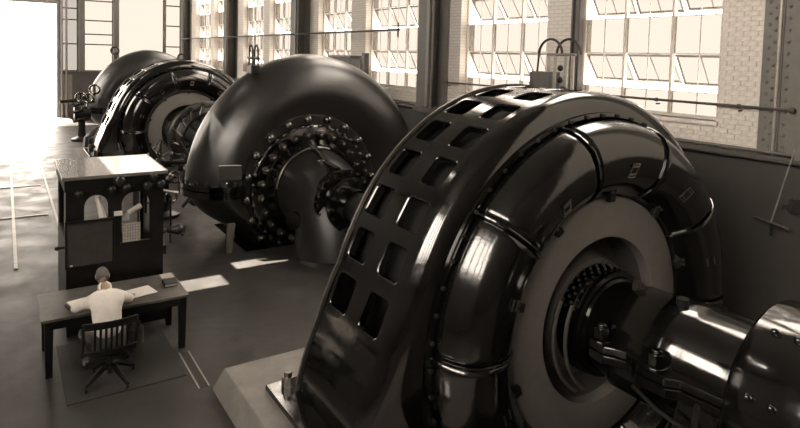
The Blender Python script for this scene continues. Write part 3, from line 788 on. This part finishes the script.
lug = thing('lifting_bracket', (4.55, 12.9, 3.8), 'looped lifting bracket on top of the near turbine', 'bracket')
for dx in (-.06, .06): G().tube([(4.55 + dx, 12.7, 3.72), (4.55 + dx, 12.72, 4.05), *[(4.55 + dx, 12.83 + .11 * math.cos(t), 4.15 + .13 * math.sin(t)) for t in [PI - i * PI / 8 for i in range(9)]], (4.55 + dx, 12.94, 4.05), (4.55 + dx, 12.95, 3.75)], .02, 8).build('loop', IRON, lug)
G().box(4.45, 4.65, 12.68, 12.98, 3.66, 3.85).build('base', IRON, lug, 0, bevel=.02)
G().cyl((4.42, 12.83, 4.0), (4.68, 12.83, 4.0), .03, n=10).build('pin', BRIGHT, lug)

# shaft from generator to turbine
S = thing('drive_shaft', (X0, 8.3, 0), 'dark steel drive shaft between the foreground generator and near turbine', 'shaft')
G().cyl((X0, 6.0, Z0), (X0, 10.4, Z0), .30, n=40).build('shaft', IRON, S)
G().cyl((X0, 7.6, Z0), (X0, 7.75, Z0), .55, n=40).cyl((X0, 7.78, Z0), (X0, 7.93, Z0), .55, n=40).build('coupling_flange', IRON, S)
G().prism([(X0 - .35, Z0 - .1), (X0 + .35, Z0 - .1), (X0 + .6, 0), (X0 - .6, 0)], 'y', 8.8, 9.3).box(X0 - .42, X0 + .42, 8.75, 9.35, Z0 - .35, Z0 + .38).build('pedestal_bearing', ENAMEL, S, 0, bevel=.04)

# far unit
D = 19.0
GEN2 = copy_tree(GEN, (0, D, 0), 'black generator with a slotted sunlit rim standing behind the near turbine')
TUR2 = copy_tree(TUR, (0, D, 0), 'plain black domed turbine casing farthest away, behind the far generator')
make_pedestal(D, 'grey concrete plinth under the far generator')
for x, lb in ((4.45, 'small lifting eye at the left on the far turbine top'), (7.55, 'small lifting eye at the right on the far turbine top')):
    e_ = thing('lifting_eye', (x, 32.2, 3.7), lb, 'lifting eye', 'lifting eyes on the far turbine')
    zt = Z0 + math.sqrt(max(0, 2.95 ** 2 - (x - X0) ** 2))
    G().tube([(x + .17 * math.cos(t), 32.0, zt + .30 + .17 * math.sin(t)) for t in [2 * PI * i / 16 for i in range(17)]], .045, 8).build('ring', IRON, e_)
    G().cyl((x, 32.0, zt - .1), (x, 32.0, zt + .14), .09, .06, n=10).build('shank', IRON, e_)

# brush rigging / gate ring before the far generator
Q = thing('gate_ring', (X0, 20.8, 0), 'bolted ring and gear work between the near turbine and far generator', 'gate ring')
yq = 20.9
G().lathe([(yq, 1.30), (yq - .12, 1.30), (yq - .14, 1.27), (yq - .14, 1.12), (yq - .12, 1.10), (yq, 1.10)], X0, Z0, 64, wrap='closed').build('outer_ring', CAST, Q)
G().lathe([(yq + .3, .95), (yq - .25, .95), (yq - .28, .90), (yq - .25, .82), (yq + .3, .82)], X0, Z0, 64, wrap='closed').build('inner_ring', IRON, Q)
lk = None
for i in range(18):
    t = 2 * PI * i / 18; c = Vector((X0 + 1.2 * math.cos(t), yq - .14, Z0 + 1.2 * math.sin(t)))
    if c.z < .1: continue
    G().cyl(c, c + Vector((0, -.12, 0)), .07, n=8).build('ring_pin', NUT, Q)
    d = Vector((math.cos(t), 0, math.sin(t))); e1 = Vector((-math.sin(t), 0, math.cos(t)))
    G().tube([Vector((X0, yq - .2, Z0)) + d * 1.2, Vector((X0, yq - .25, Z0)) + d * .9 + e1 * .16], .04, 6).build('link', NUT, Q)
G().cyl((X0, yq - 6.6, Z0), (X0, yq + 3.2, Z0), .42, n=32).build('shaft', IRON, Q)
for a in range(6):
    t = 2 * PI * a / 6 + .3; d = Vector((math.cos(t), 0, math.sin(t)))
    G().cyl(Vector((X0, yq, Z0)) + d * .4, Vector((X0, yq, Z0)) + d * .85, .07, n=8).build('spoke', IRON, Q)
G().prism([(X0 - .45, Z0 - .3), (X0 + .45, Z0 - .3), (X0 + .9, 0), (X0 - .9, 0)], 'y', yq + .4, yq + .8).build('pedestal', IRON, Q, 0)

# governor between cabinet and near turbine
V_ = thing('governor', (3.2, 15.6, 0), 'dark governor with lever, valves and rods behind the cabinet', 'governor')
G().zlathe([(0, 0), (.42, 0), (.42, .08), (.2, .16), (.15, .8), (.24, .86), (.24, .95), (.12, 1.0), (.12, 1.3), (0, 1.3)], (3.25, 15.6, 0), 24).build('column', IRON, V_)
G().cyl((2.85, 15.6, 1.35), (4.1, 15.6, 1.32), .06, n=10).build('lever', IRON, V_)
for x in (2.9, 3.15, 3.45, 3.8): G().cyl((x, 15.6, 1.30), (x, 15.6, 1.52), .04, n=10).sphere((x, 15.6, 1.55), .055, 8, 6).build('valve_knob', NUT, V_)
G().sphere((2.8, 15.6, 1.35), .11, 10, 8).build('lever_end', NUT, V_)
for x, z in ((2.8, 1.1), (3.1, .8), (3.5, 1.0), (2.9, .55), (3.4, .5)): G().tube([(x + .14 * math.cos(t), 15.4, z + .14 * math.sin(t)) for t in [2 * PI * i / 14 for i in range(15)]], .03, 6).cyl((x, 15.4, z), (x, 15.65, z), .035, n=8).build('handwheel', NUT, V_)
G().tube([(2.2, 15.3, .95), (2.5, 15.2, .9), (3.0, 14.8, .85), (3.4, 14.5, .8)], .04, 8).build('rod', BRIGHT, V_)
G().cyl((2.65, 15.2, .45), (2.65, 15.2, 1.05), .16, n=16).build('cylinder', CAST, V_)
G().cyl((2.65, 15.2, 0), (2.65, 15.2, .45), .05, n=8).build('cylinder_leg', IRON, V_)
G().sphere((3.2, 15.6, 1.36), .13, 12, 8).build('flyball', IRON, V_)
for a in (0, 2.1, 4.2): G().tube([(3.2, 15.6, 1.9), (3.2 + .25 * math.cos(a), 15.6 + .25 * math.sin(a), 1.65), (3.2, 15.6, 1.45)], .02, 6).build('flyball_arm', IRON, V_)
G().cyl((3.2, 15.6, 1.3), (3.2, 15.6, 1.92), .03, n=8).build('spindle', IRON, V_)
for x, z in ((3.75, 1.25), (3.95, 1.0), (3.7, .75), (4.0, 1.5), (3.85, .45)): G().cyl((x, 15.2, z), (x, 14.9, z), .11, n=8).sphere((x, 14.87, z), .09, 8, 6).build('gate_link', CAST, V_)
G().tube([(3.55, 15.2, 1.9), (3.8, 15.1, 1.45), (3.6, 15.1, 1.1), (3.95, 15.1, .7), (3.6, 15.1, .3)], .05, 6).build('rod', CAST, V_)
fs_ = thing('floor_stand', (3.05, 13.2, 0), 'small tripod floor stand beside the near turbine flange', 'stand')
G().cyl((3.0, 13.6, .05), (3.0, 13.6, .9), .025, n=8).build('stem', IRON, fs_)
for a in (.3, 2.4, 4.5): G().tube([(3.0, 13.6, .25), (3.0 + .3 * math.cos(a), 13.6 + .3 * math.sin(a), .02)], .022, 6).build('leg', IRON, fs_)
# governor of the far turbine
V2 = thing('governor', (2.85, 30.2, 0), 'small governor stand with handwheels at the far turbine', 'governor')
G().zlathe([(0, 0), (.42, 0), (.42, .1), (.16, .2), (.14, .9), (.3, .95), (.32, 1.05), (.1, 1.25), (0, 1.25)], (2.85, 30.2, 0), 20).build('column', IRON, V2)
G().cyl((2.55, 30.2, 1.25), (3.2, 30.2, 1.25), .3, n=16).build('drum', IRON, V2)
for z in (.9, 1.3, 1.6): G().cyl((2.5, 29.9, z), (2.9, 29.8, z + .1), .07, n=8).build('valve', NUT, V2)
G().tube([(2.0, 30.2, 1.75), (2.7, 30.2, 1.8), (3.3, 30.2, 1.7)], .07, 8).build('lever', IRON, V2)
for x, z in ((3.35, 2.3), (3.1, 1.9), (2.8, 1.95)): G().tube([(x + .2 * math.cos(t), 30.0, z + .2 * math.sin(t)) for t in [2 * PI * i / 14 for i in range(15)]], .05, 6).cyl((x, 30, z - .6), (x, 30.2, z + .2), .06, n=8).build('handwheel', NUT, V2)
for x, y in ((3.1, 27.6), (3.35, 27.3), (3.2, 26.9)):
    pass
cr = thing('pipe_coil', (3.3, 27.3, 0), 'thick curved pipes on the floor beside the far generator rim', 'pipes')
for k in range(3): G().tube([(2.7 + .1 * k, 27.0 + .5 * k, .03), (2.75 + .1 * k, 27.2 + .5 * k, .42), (3.3, 27.6 + .5 * k, .62), (4.2, 28.0 + .5 * k, .7)], .15, 10).build('pipe', IRON, cr)

# ================================================================== CABINET
CX0, CX1, CY0, CY1, CZ = .70, 2.0, 9.55, 11.05, 2.2
C_ = thing('gauge_cabinet', (1.35, 10.3, 0), 'tall dark wooden gauge cabinet with flat pale top behind the desk', 'cabinet')
G().box(CX0 - .05, CX1 + .06, CY0 - .06, CY1 + .10, CZ + .05, CZ + .10).build('top_board', CABTOP, C_, 0, bevel=.006)
G().box(CX0 - .02, CX1 + .03, CY0 - .03, CY1 + .05, CZ - .12, CZ + .05).build('cornice', DWOOD, C_, 0, bevel=.01)
g = G(); ft = .04
def front(x0, x1, z0, z1): G().box(x0, x1, CY0, CY0 + ft, z0, z1).build('front_rail', DWOOD, C_, 0)
AX = [(.93, 1.24), (1.42, 1.80)]
# posts
for a, b_ in ((CX0, .93), (1.24, 1.42), (1.80, CX1)): G().box(a, b_, CY0, CY0 + ft, 0, CZ).build('front_post', DWOOD, C_, 0)
for (a, b_), top, zb in ((AX[0], 2.02, 1.30), (AX[1], 2.02, 1.25)):
    cx_ = (a + b_) / 2; hw = (b_ - a) / 2
    pts = [(a, CZ), (a, top - .18)] + [(cx_ - hw * math.cos(t), top - .18 + .17 * math.sin(t)) for t in [PI * i / 12 for i in range(1, 12)]] + [(b_, top - .18), (b_, CZ)]
    G().prism(pts, 'y', CY0, CY0 + ft).build('arched_head', DWOOD, C_, 0)
    G().box(a, b_, CY0, CY0 + ft, 0, zb).build('front_panel', DWOOD, C_, 0)
    G().box(a - .02, b_ + .02, CY0 - .03, CY0 + .02, zb - .02, zb + .02).build('ledge', DWOOD, C_, 0)
for x in (CX0, CX1 - .04):
    sd = G().box(x, x + .04, CY0 + ft, CY0 + .25, 0, CZ).box(x, x + .04, CY1 - .25, CY1, 0, CZ).box(x, x + .04, CY0 + .25, CY1 - .25, 0, 1.35).box(x, x + .04, CY0 + .25, CY1 - .25, 2.05, CZ).build('side_panel', DWOOD, C_, 0)
for x in (CX0, CX1 - .08): G().box(x, x + .08, CY1 - .08, CY1, 0, CZ).build('back_post', DWOOD, C_, 0)
G().box(CX0, CX1, CY1 - .04, CY1, 0, 1.0).build('back_panel', DWOOD, C_, 0)
G().box(CX0, CX1, CY0, CY1, .55, .6).build('shelf', DWOOD, C_, 0)
for x, z, r_ in ((1.385, 2.19, .085), (1.29, 2.075, .062), (1.48, 2.085, .062), (1.77, 2.09, .066), (1.96, 2.10, .066), (1.86, 2.21, .06), (.86, 2.05, .055)):
    gq = G().cyl((x, CY0, z), (x, CY0 - .07, z), r_, n=20).build('gong', DWOOD, C_)
    G().sphere((x, CY0 - .07, z), r_ * .92, 16, 8, (1, .55, 1)).build('dome', IRON, gq)
G().cyl((2.0, 9.7, 1.33), (2.12, 9.66, 1.33), .03, n=10).build('horn_stem', BRASS, C_)
G().cyl((2.08, 9.67, 1.33), (2.24, 9.6, 1.34), .035, .085, n=20).sphere((2.24, 9.6, 1.34), .085, 14, 8).build('horn', IRON, C_)
G().box(2.0, 2.06, 9.6, 9.8, .98, 1.12).build('bracket', IRON, C_, 0)
G().cyl((CX0, 9.75, 1.24), (CX0 - .09, 9.75, 1.24), .02, n=8).sphere((CX0 - .1, 9.75, 1.24), .03, 8, 6).build('side_knob', IRON, C_)
nb_ = thing('notice_board', (.98, 9.45, 1.2), 'framed dark slate board hanging on the cabinet front', 'board')
G().box(.70, 1.29, 9.46, 9.49, 1.03, 1.66).build('slate', SLATE, nb_, 0)
for bx in ((.68, .71, 1.01, 1.68), (1.28, 1.31, 1.01, 1.68), (.68, 1.31, 1.01, 1.04), (.68, 1.31, 1.65, 1.68)): G().box(bx[0], bx[1], 9.445, 9.50, bx[2], bx[3]).build('frame_bar', DWOOD, nb_, 0, bevel=.004)
G().cyl((.99, 9.44, 1.62), (.99, 9.52, 1.62), .02, n=8).build('hook', IRON, nb_)
G().box(.74, .775, 9.44, 9.45, 1.045, 1.065).build('paper_tag', PAPER, nb_, 0)
ca = G().box(1.425, 1.67, 9.505, 9.511, 1.275, 1.555).build('calendar_sheet', CALM, None, 0); tag(ca, 'printed calendar sheet in the right opening of the cabinet', 'calendar')
st_ = G().tube([(1.10, 9.57, 1.98), (1.17, 9.555, 1.66)], [.035, .05], 12).build('paper_roll', PAPER, None); tag(st_, 'white paper roll leaning in the cabinet arch above the slate board', 'paper roll')
cd_ = G().box(1.31, 1.42, 9.47, 9.52, 1.69, 1.75).build('white_card', PAPER, None, 0, bevel=.003); tag(cd_, 'small white card on the middle post of the cabinet', 'card')
rp = G().tube([(1.50, 9.50, 1.70), (1.68, 9.52, 1.80)], .045, 12).build('rolled_chart', PAPERD, None); tag(rp, 'grey rolled chart lying in the right cabinet opening', 'paper roll')
rq = G().box(1.43, 1.52, 9.51, 9.53, 1.60, 1.72).build('memo_slip', PAPERD, None, 0); tag(rq, 'crumpled memo slip above the calendar', 'paper')

# ================================================================== DESK
DXa, DXb, DYa, DYb, DZt = .34, 2.10, 8.38, 9.36, .76
K = thing('desk', (1.22, 8.87, 0), 'wooden writing desk with square legs before the cabinet', 'desk')
G().box(DXa, DXb, DYa, DYb, DZt - .035, DZt).build('desk_top', DESKW, K, 0, bevel=.006)
G().box(DXa + .06, DXb - .06, DYa + .05, DYa + .08, DZt - .15, DZt - .035).build('apron', DWOOD, K, 0)
G().box(DXa + .06, DXb - .06, DYb - .08, DYb - .05, DZt - .15, DZt - .035).build('apron', DWOOD, K, 0)
for x in (DXa + .06, DXb - .09): G().box(x, x + .03, DYa + .05, DYb - .05, DZt - .15, DZt - .035).build('apron', DWOOD, K, 0)
for x in (DXa + .04, DXb - .12):
    for y in (DYa + .04, DYb - .12):
        a = (x, y, DZt - .035); lg = G()
        P = [(x + dx * .1, y + dy * .1, DZt - .035) for dx, dy in ((0, 0), (1, 0), (1, 1), (0, 1))] + [(x + .01 + dx * .075, y + .01 + dy * .075, 0) for dx, dy in ((0, 0), (1, 0), (1, 1), (0, 1))]
        pass; lg.add(P, [(0, 1, 2, 3), (7, 6, 5, 4), (0, 4, 5, 1), (1, 5, 6, 2), (2, 6, 7, 3), (3, 7, 4, 0)]).build('leg', DWOOD, K, 0)
G().box(1.45, 1.95, 9.1, 9.2, .18, .50).build('foot_board', DWOOD, K, 0)
def rotz(c, a): return Matrix.Translation(c) @ Matrix.Rotation(a, 4, 'Z')
ob = thing('open_ledger', (1.66, 8.72, DZt), 'open white ledger at the right hand of the clerk', 'book')
T = rotz((1.50, 8.77, DZt), .22)
G().box(-.22, .22, -.16, .16, 0, .012, T).build('page_block', PAPER, ob, 0, bevel=.003)
G().box(-.225, .225, -.165, .165, -.0, .003, T).build('cover', BOOKM, ob, 0)
nbk = thing('notebook', (.79, 8.62, DZt), 'dark notebook with white pages at the left hand of the clerk', 'book')
T = rotz((.80, 8.68, DZt), .25)
G().box(-.16, .14, -.12, .10, 0, .03, T).build('cover', BOOKM, nbk, 0, bevel=.004)
G().box(-.13, .15, -.06, .12, .03, .05, T).build('pages', PAPER, nbk, 0, bevel=.003)
bb = thing('black_book', (1.98, 8.86, DZt), 'black book lying near the right end of the desk', 'book')
T = rotz((1.96, 8.90, DZt), -.08)
G().box(-.09, .09, -.12, .12, 0, .008, T).box(-.09, .09, -.12, .12, .04, .048, T).box(-.09, -.08, -.12, .12, 0, .048, T).build('cover', BOOKM, bb, 0)
G().box(-.08, .085, -.115, .115, .008, .04, T).build('pages', PAPERD, bb, 0)
bl = G().box(1.90, 2.07, 9.10, 9.33, DZt, DZt + .012).build('blotting_pad', PAPERD, None, 0, bevel=.003); tag(bl, 'pale blotting pad at the back right corner of the desk', 'paper')
cn = thing('oil_can', (1.52, 8.85, 0), 'dull oil can on the floor under the desk', 'can')
G().zlathe([(0, 0), (.055, 0), (.055, .24), (.02, .27), (.012, .33), (0, .33)], (1.55, 8.85, 0), 16).build('body', STEELP, cn)
# floor mat, grooves, stains
mt = tag(G().box(.56, 1.90, 7.66, 9.3, 0, .012).build('floor_mat', MATM, None, 0, bevel=.003), 'dark linoleum floor mat beneath the desk and chair', 'mat')
tp = thing('floor_cover_plate', (1.97, 7.8, 0), 'narrow worn channel cover in the floor beside the mat', 'floor plate')
G().box(1.945, 1.965, 7.28, 8.3, 0, .006).build('edge_strip', RAILM, tp, 0)
G().box(2.065, 2.085, 7.28, 8.3, 0, .006).build('edge_strip', RAILM, tp, 0)
G().box(1.965, 2.065, 7.28, 8.3, 0, .003).build('plate', MATM, tp, 0)
rl = tag(G().box(.11, .17, 13.0, 36, 0, .02).build('floor_rail', RAILM, None, 0), 'pale narrow rail running along the floor to the doorway', 'rail', 'floor rails')
rl2 = tag(G().box(.99, 1.04, 11.4, 24, 0, .015).build('floor_rail', RAILM, None, 0), 'dull edge strip in the floor leading to the cabinet', 'rail', 'floor rails')
for y, lb in ((17.0, 'nearer pale cross strip in the floor left of the cabinet'), (20.75, 'farther pale cross strip in the floor left of the cabinet')):
    tag(G().box(-2.2, .86, y - .04, y + .04, 0, .018).build('floor_cross_strip', RAILM, None, 0), lb, 'floor strip', 'floor cross strips')

# ================================================================== CHAIR
H = thing('swivel_chair', (1.03, 7.95, 0), 'dark slat back wooden swivel chair at the desk', 'chair')
HX, HY = 1.03, 7.98
seat = [(HX + .24 * math.copysign(abs(math.cos(t)) ** .6, math.cos(t)), HY + .22 * math.copysign(abs(math.sin(t)) ** .6, math.sin(t))) for t in [2 * PI * i / 28 for i in range(28)]]
G().prism(seat, 'z', .43, .475).build('seat', DWOOD, H, 30, bevel=.01)
rail = [(HX + x, HY - .25 - .06 * (1 - (x / .3) ** 2), .0) for x in [-.29 + .058 * i for i in range(11)]]
g = G()
def bent(z0, z1, th, lean):
    V = []; n = len(rail)
    for (x, y, _) in rail:
        for (zz, dy) in ((z0, 0), (z1, 0), (z1, th), (z0, th)): V.append((x, y + dy - (zz - .47) * lean, zz))
    fs = [(i * 4 + k, i * 4 + (k + 1) % 4, i * 4 + 4 + (k + 1) % 4, i * 4 + 4 + k) for i in range(n - 1) for k in range(4)] + [(0, 3, 2, 1), tuple((n - 1) * 4 + k for k in range(4))]
    return G().add(V, fs)
bent(.83, .92, .025, .15).build('crest_rail', DWOOD, H, 30, bevel=.008)
bent(.50, .56, .03, .15).build('lower_rail', DWOOD, H, 30, bevel=.008)
for i in range(1, 10):
    x, y, _ = rail[i]
    if i in (1, 9): continue
    G().cbox((x, y + .013 - .03, .70), .026, .014, .30, Matrix.Rotation(.148, 3, 'X')).build('back_slat', DWOOD, H, 0)
for i in (0, 10):
    x, y, _ = rail[i]; G().tube([(x, y + .1, .45), (x, y + .02, .6), (x, y - .035, .90)], .02, 8).build('back_post', DWOOD, H)
for sx in (-1, 1):
    G().tube([(HX + sx * .28, HY - .24, .66), (HX + sx * .31, HY - .05, .67), (HX + sx * .28, HY + .14, .66), (HX + sx * .26, HY + .18, .58), (HX + sx * .23, HY + .17, .45)], .02, 8).build('arm_rest', DWOOD, H)
G().cyl((HX + .03, HY, .12), (HX + .03, HY, .43), .035, n=12).build('spindle', IRON, H)
for a in (40, 130, 220, 310):
    t = math.radians(a - 12); d = Vector((math.cos(t), math.sin(t), 0)); c = Vector((HX + .03, HY, 0))
    lg = G().tube([c + Vector((0, 0, .22)), c + d * .1 + Vector((0, 0, .21)), c + d * .33 + Vector((0, 0, .075))], [.032, .034, .026], 8).build('leg', DWOOD, H)
    G().cyl(c + d * .32 + Vector((-.012, 0, .037)), c + d * .32 + Vector((.012, 0, .037)), .025, n=12).build('caster', IRON, lg)

# ================================================================== CLERK
def skin_mesh(name, verts, edges, M, parent, sub=2):
    me = bpy.data.meshes.new(name); me.from_pydata([v[:3] for v in verts], edges, [])
    off = parent.get('_o', (0, 0, 0)) if parent is not None else (0, 0, 0)
    for v in me.vertices: v.co = v.co - Vector(off)
    o = bpy.data.objects.new(name, me); COL.objects.link(o)
    s = o.modifiers.new('skin', 'SKIN'); s.use_smooth_shade = True
    for i, v in enumerate(verts):
        r_ = v[3]; me.skin_vertices[0].data[i].radius = (r_, v[4] if len(v) > 4 else r_)
    me.skin_vertices[0].data[0].use_root = True
    b = o.modifiers.new('sub', 'SUBSURF'); b.levels = sub; b.render_levels = sub
    me.materials.append(M)
    if parent is not None: o.parent = parent; o['_o'] = off
    return o
PR = thing('person', (1.03, 8.0, 0), 'clerk in a white shirt bent over the desk, seen from behind', 'person')
px_, pz_ = 1.03, .58
# skeleton joints
pel = (1.03, 7.98, .56); waist = (1.03, 7.98, .72); chest = (1.03, 8.10, .93); neckb = (1.03, 8.20, 1.06); neck = (1.03, 8.26, 1.11); headb = (1.03, 8.32, 1.15)
shL, shR = (.85, 8.16, 1.01), (1.21, 8.16, 1.01)
elL, elR = (.70, 8.33, .86), (1.33, 8.36, .86)
wrL, wrR = (.76, 8.50, .805), (1.40, 8.58, .80)
hpL, hpR = (.94, 8.0, .53), (1.12, 8.0, .53)
knL, knR = (.88, 8.42, .52), (1.20, 8.42, .52)
anL, anR = (.84, 8.40, .10), (1.30, 8.46, .10)
body = [(*pel, .13, .12), (*waist, .13, .10), (*chest, .15, .11), (*neckb, .08), (*neck, .055), (*headb, .05),
        (*shL, .065), (*elL, .042), (*wrL, .027), (*shR, .065), (*elR, .042), (*wrR, .027),
        (*hpL, .085), (*knL, .06), (*anL, .04), (*hpR, .085), (*knR, .06), (*anR, .04)]
edg = [(0, 1), (1, 2), (2, 3), (3, 4), (4, 5), (2, 6), (6, 7), (7, 8), (2, 9), (9, 10), (10, 11), (0, 12), (12, 13), (13, 14), (0, 15), (15, 16), (16, 17)]
# hands joined to the body mesh through the wrist: palm and five fingers each
for wi, wr, d, side in ((8, wrL, Vector((.32, .86, -.1)), 1), (11, wrR, Vector((.25, .9, -.1)), -1)):
    d.normalize(); w_ = Vector(wr); s_ = Vector((-d.y, d.x, 0)).normalized() * -1
    n0 = len(body); palm = w_ + d * .055; body.append((*palm, .034, .016)); edg.append((wi, n0))
    for q, (o_, ln) in enumerate(((-.027, .058), (-.009, .068), (.009, .064), (.027, .05))):
        k0 = len(body); b0 = palm + d * .028 + s_ * o_; b1 = b0 + d * ln * .5 + Vector((0, 0, .004)); b2 = b0 + d * ln + Vector((0, 0, -.014))
        body += [(*b0, .0095), (*b1, .0088), (*b2, .0075)]; edg += [(n0, k0), (k0, k0 + 1), (k0 + 1, k0 + 2)]
    k0 = len(body); b0 = w_ + d * .035 + s_ * (side * .034); b1 = b0 + d * .03 + s_ * side * .02; body += [(*b0, .011), (*b1, .009)]; edg += [(n0, k0), (k0, k0 + 1)]
bd = skin_mesh('body', body, edg, SKIN, PR, 1)
# head: shaped ellipsoid with nose, ears and brows, bowed forward
hd = G(); hm = Matrix.Rotation(math.radians(-52), 3, 'X')
hc = Vector((1.02, 8.37, 1.215))
N1, N2 = 20, 16; P = []; fs = []
for i in range(N2 + 1):
    a = PI * i / N2
    for k in range(N1):
        t = 2 * PI * k / N1
        x, y, z = .075 * math.sin(a) * math.cos(t), .094 * math.sin(a) * math.sin(t), .115 * math.cos(a)
        if z < 0: x *= 1 + z * 2.2; y = y * (1 + z * .8) + (-z) * .12
        if y > 0: y *= .96
        if y > .07 and abs(x) < .018 and -.045 < z < .02: y += .018
        if y > .06 and .018 < abs(x) < .045 and -.005 < z < .02: y -= .008
        P.append(hc + hm @ Vector((x, y, z)))
for i in range(N2):
    for k in range(N1):
        a, b_ = i * N1 + k, i * N1 + (k + 1) % N1; fs.append((a, a + N1, b_ + N1, b_))
hd.add(P, fs)
for sx in (-1, 1): hd.sphere(hc + hm @ Vector((sx * .076, -.005, -.005)), .03, 10, 8, (.35, .7, 1.1), hm)
hdo = hd.build('head', SKIN, PR, 80)
ey = G()
for sx in (-1, 1): ey.sphere(hc + hm @ Vector((sx * .03, .078, .003)), .011, 8, 6)
ey.build('eyes', HAIR, hdo)
G().tube([hc + hm @ Vector((x, .098 - abs(x) * .3, -.055)) for x in (-.022, -.01, 0, .01, .022)], .005, 6).build('mouth', SKIN, hdo)
hr = G(); P = []; fs = []
for i in range(10):
    a = PI * .70 * i / 9
    for k in range(20):
        t = 2 * PI * k / 20; aa = a * (1.0 if math.sin(t) < .1 else .64)
        x, y, z = .081 * math.sin(aa) * math.cos(t), .101 * math.sin(aa) * math.sin(t), .121 * math.cos(aa)
        P.append(hc + hm @ Vector((x, y, z + .002)))
for i in range(9):
    for k in range(20):
        a, b_ = i * 20 + k, i * 20 + (k + 1) % 20; fs.append((a, a + 20, b_ + 20, b_))
hr.add(P, fs).build('hair', HAIR, PR, 80, solid=.006)
# shirt
sv = [(1.03, 7.97, .58, .165, .135), (1.03, 7.96, .70, .17, .13), (1.03, 8.04, .86, .185, .135), (1.03, 8.13, .985, .16, .11), (1.03, 8.21, 1.075, .075, .07),
      (.865, 8.145, 1.0, .085), (.775, 8.24, .93, .072), (.70, 8.33, .862, .062), (.745, 8.46, .815, .045),
      (1.195, 8.145, 1.0, .085), (1.275, 8.25, .93, .072), (1.33, 8.36, .862, .062), (1.385, 8.54, .81, .045)]
se = [(0, 1), (1, 2), (2, 3), (3, 4), (3, 5), (5, 6), (6, 7), (7, 8), (3, 9), (9, 10), (10, 11), (11, 12)]
shirt = skin_mesh('shirt', sv, se, SHIRT, PR, 2)
G().tube([(1.03 + .066 * math.cos(t), 8.235 + .06 * math.sin(t), 1.115 + .035 * math.sin(t)) for t in [2 * PI * i / 18 for i in range(19)]], .018, 8).build('collar', SHIRT, shirt)
tv = [(1.03, 7.98, .56, .16, .13), (.93, 8.02, .545, .10), (.885, 8.25, .545, .088), (.87, 8.42, .53, .08), (.85, 8.42, .32, .068), (.84, 8.41, .12, .06),
      (1.13, 8.02, .545, .10), (1.19, 8.25, .545, .088), (1.22, 8.42, .53, .08), (1.27, 8.44, .32, .068), (1.31, 8.46, .12, .06)]
skin_mesh('trousers', tv, [(0, 1), (1, 2), (2, 3), (3, 4), (4, 5), (0, 6), (6, 7), (7, 8), (8, 9), (9, 10)], TROUS, PR, 2)
for x, y in ((.84, 8.44), (1.32, 8.48)):
    skin_mesh('shoe', [(x, y - .06, .052, .042, .04), (x, y + .06, .05, .046, .035), (x, y + .16, .042, .04, .025)], [(0, 1), (1, 2)], SHOE, PR, 2)
for o in bpy.data.objects:
    if '_o' in o: del o['_o']
    for k_ in ('_y', '_z'):
        if k_ in o: del o[k_]
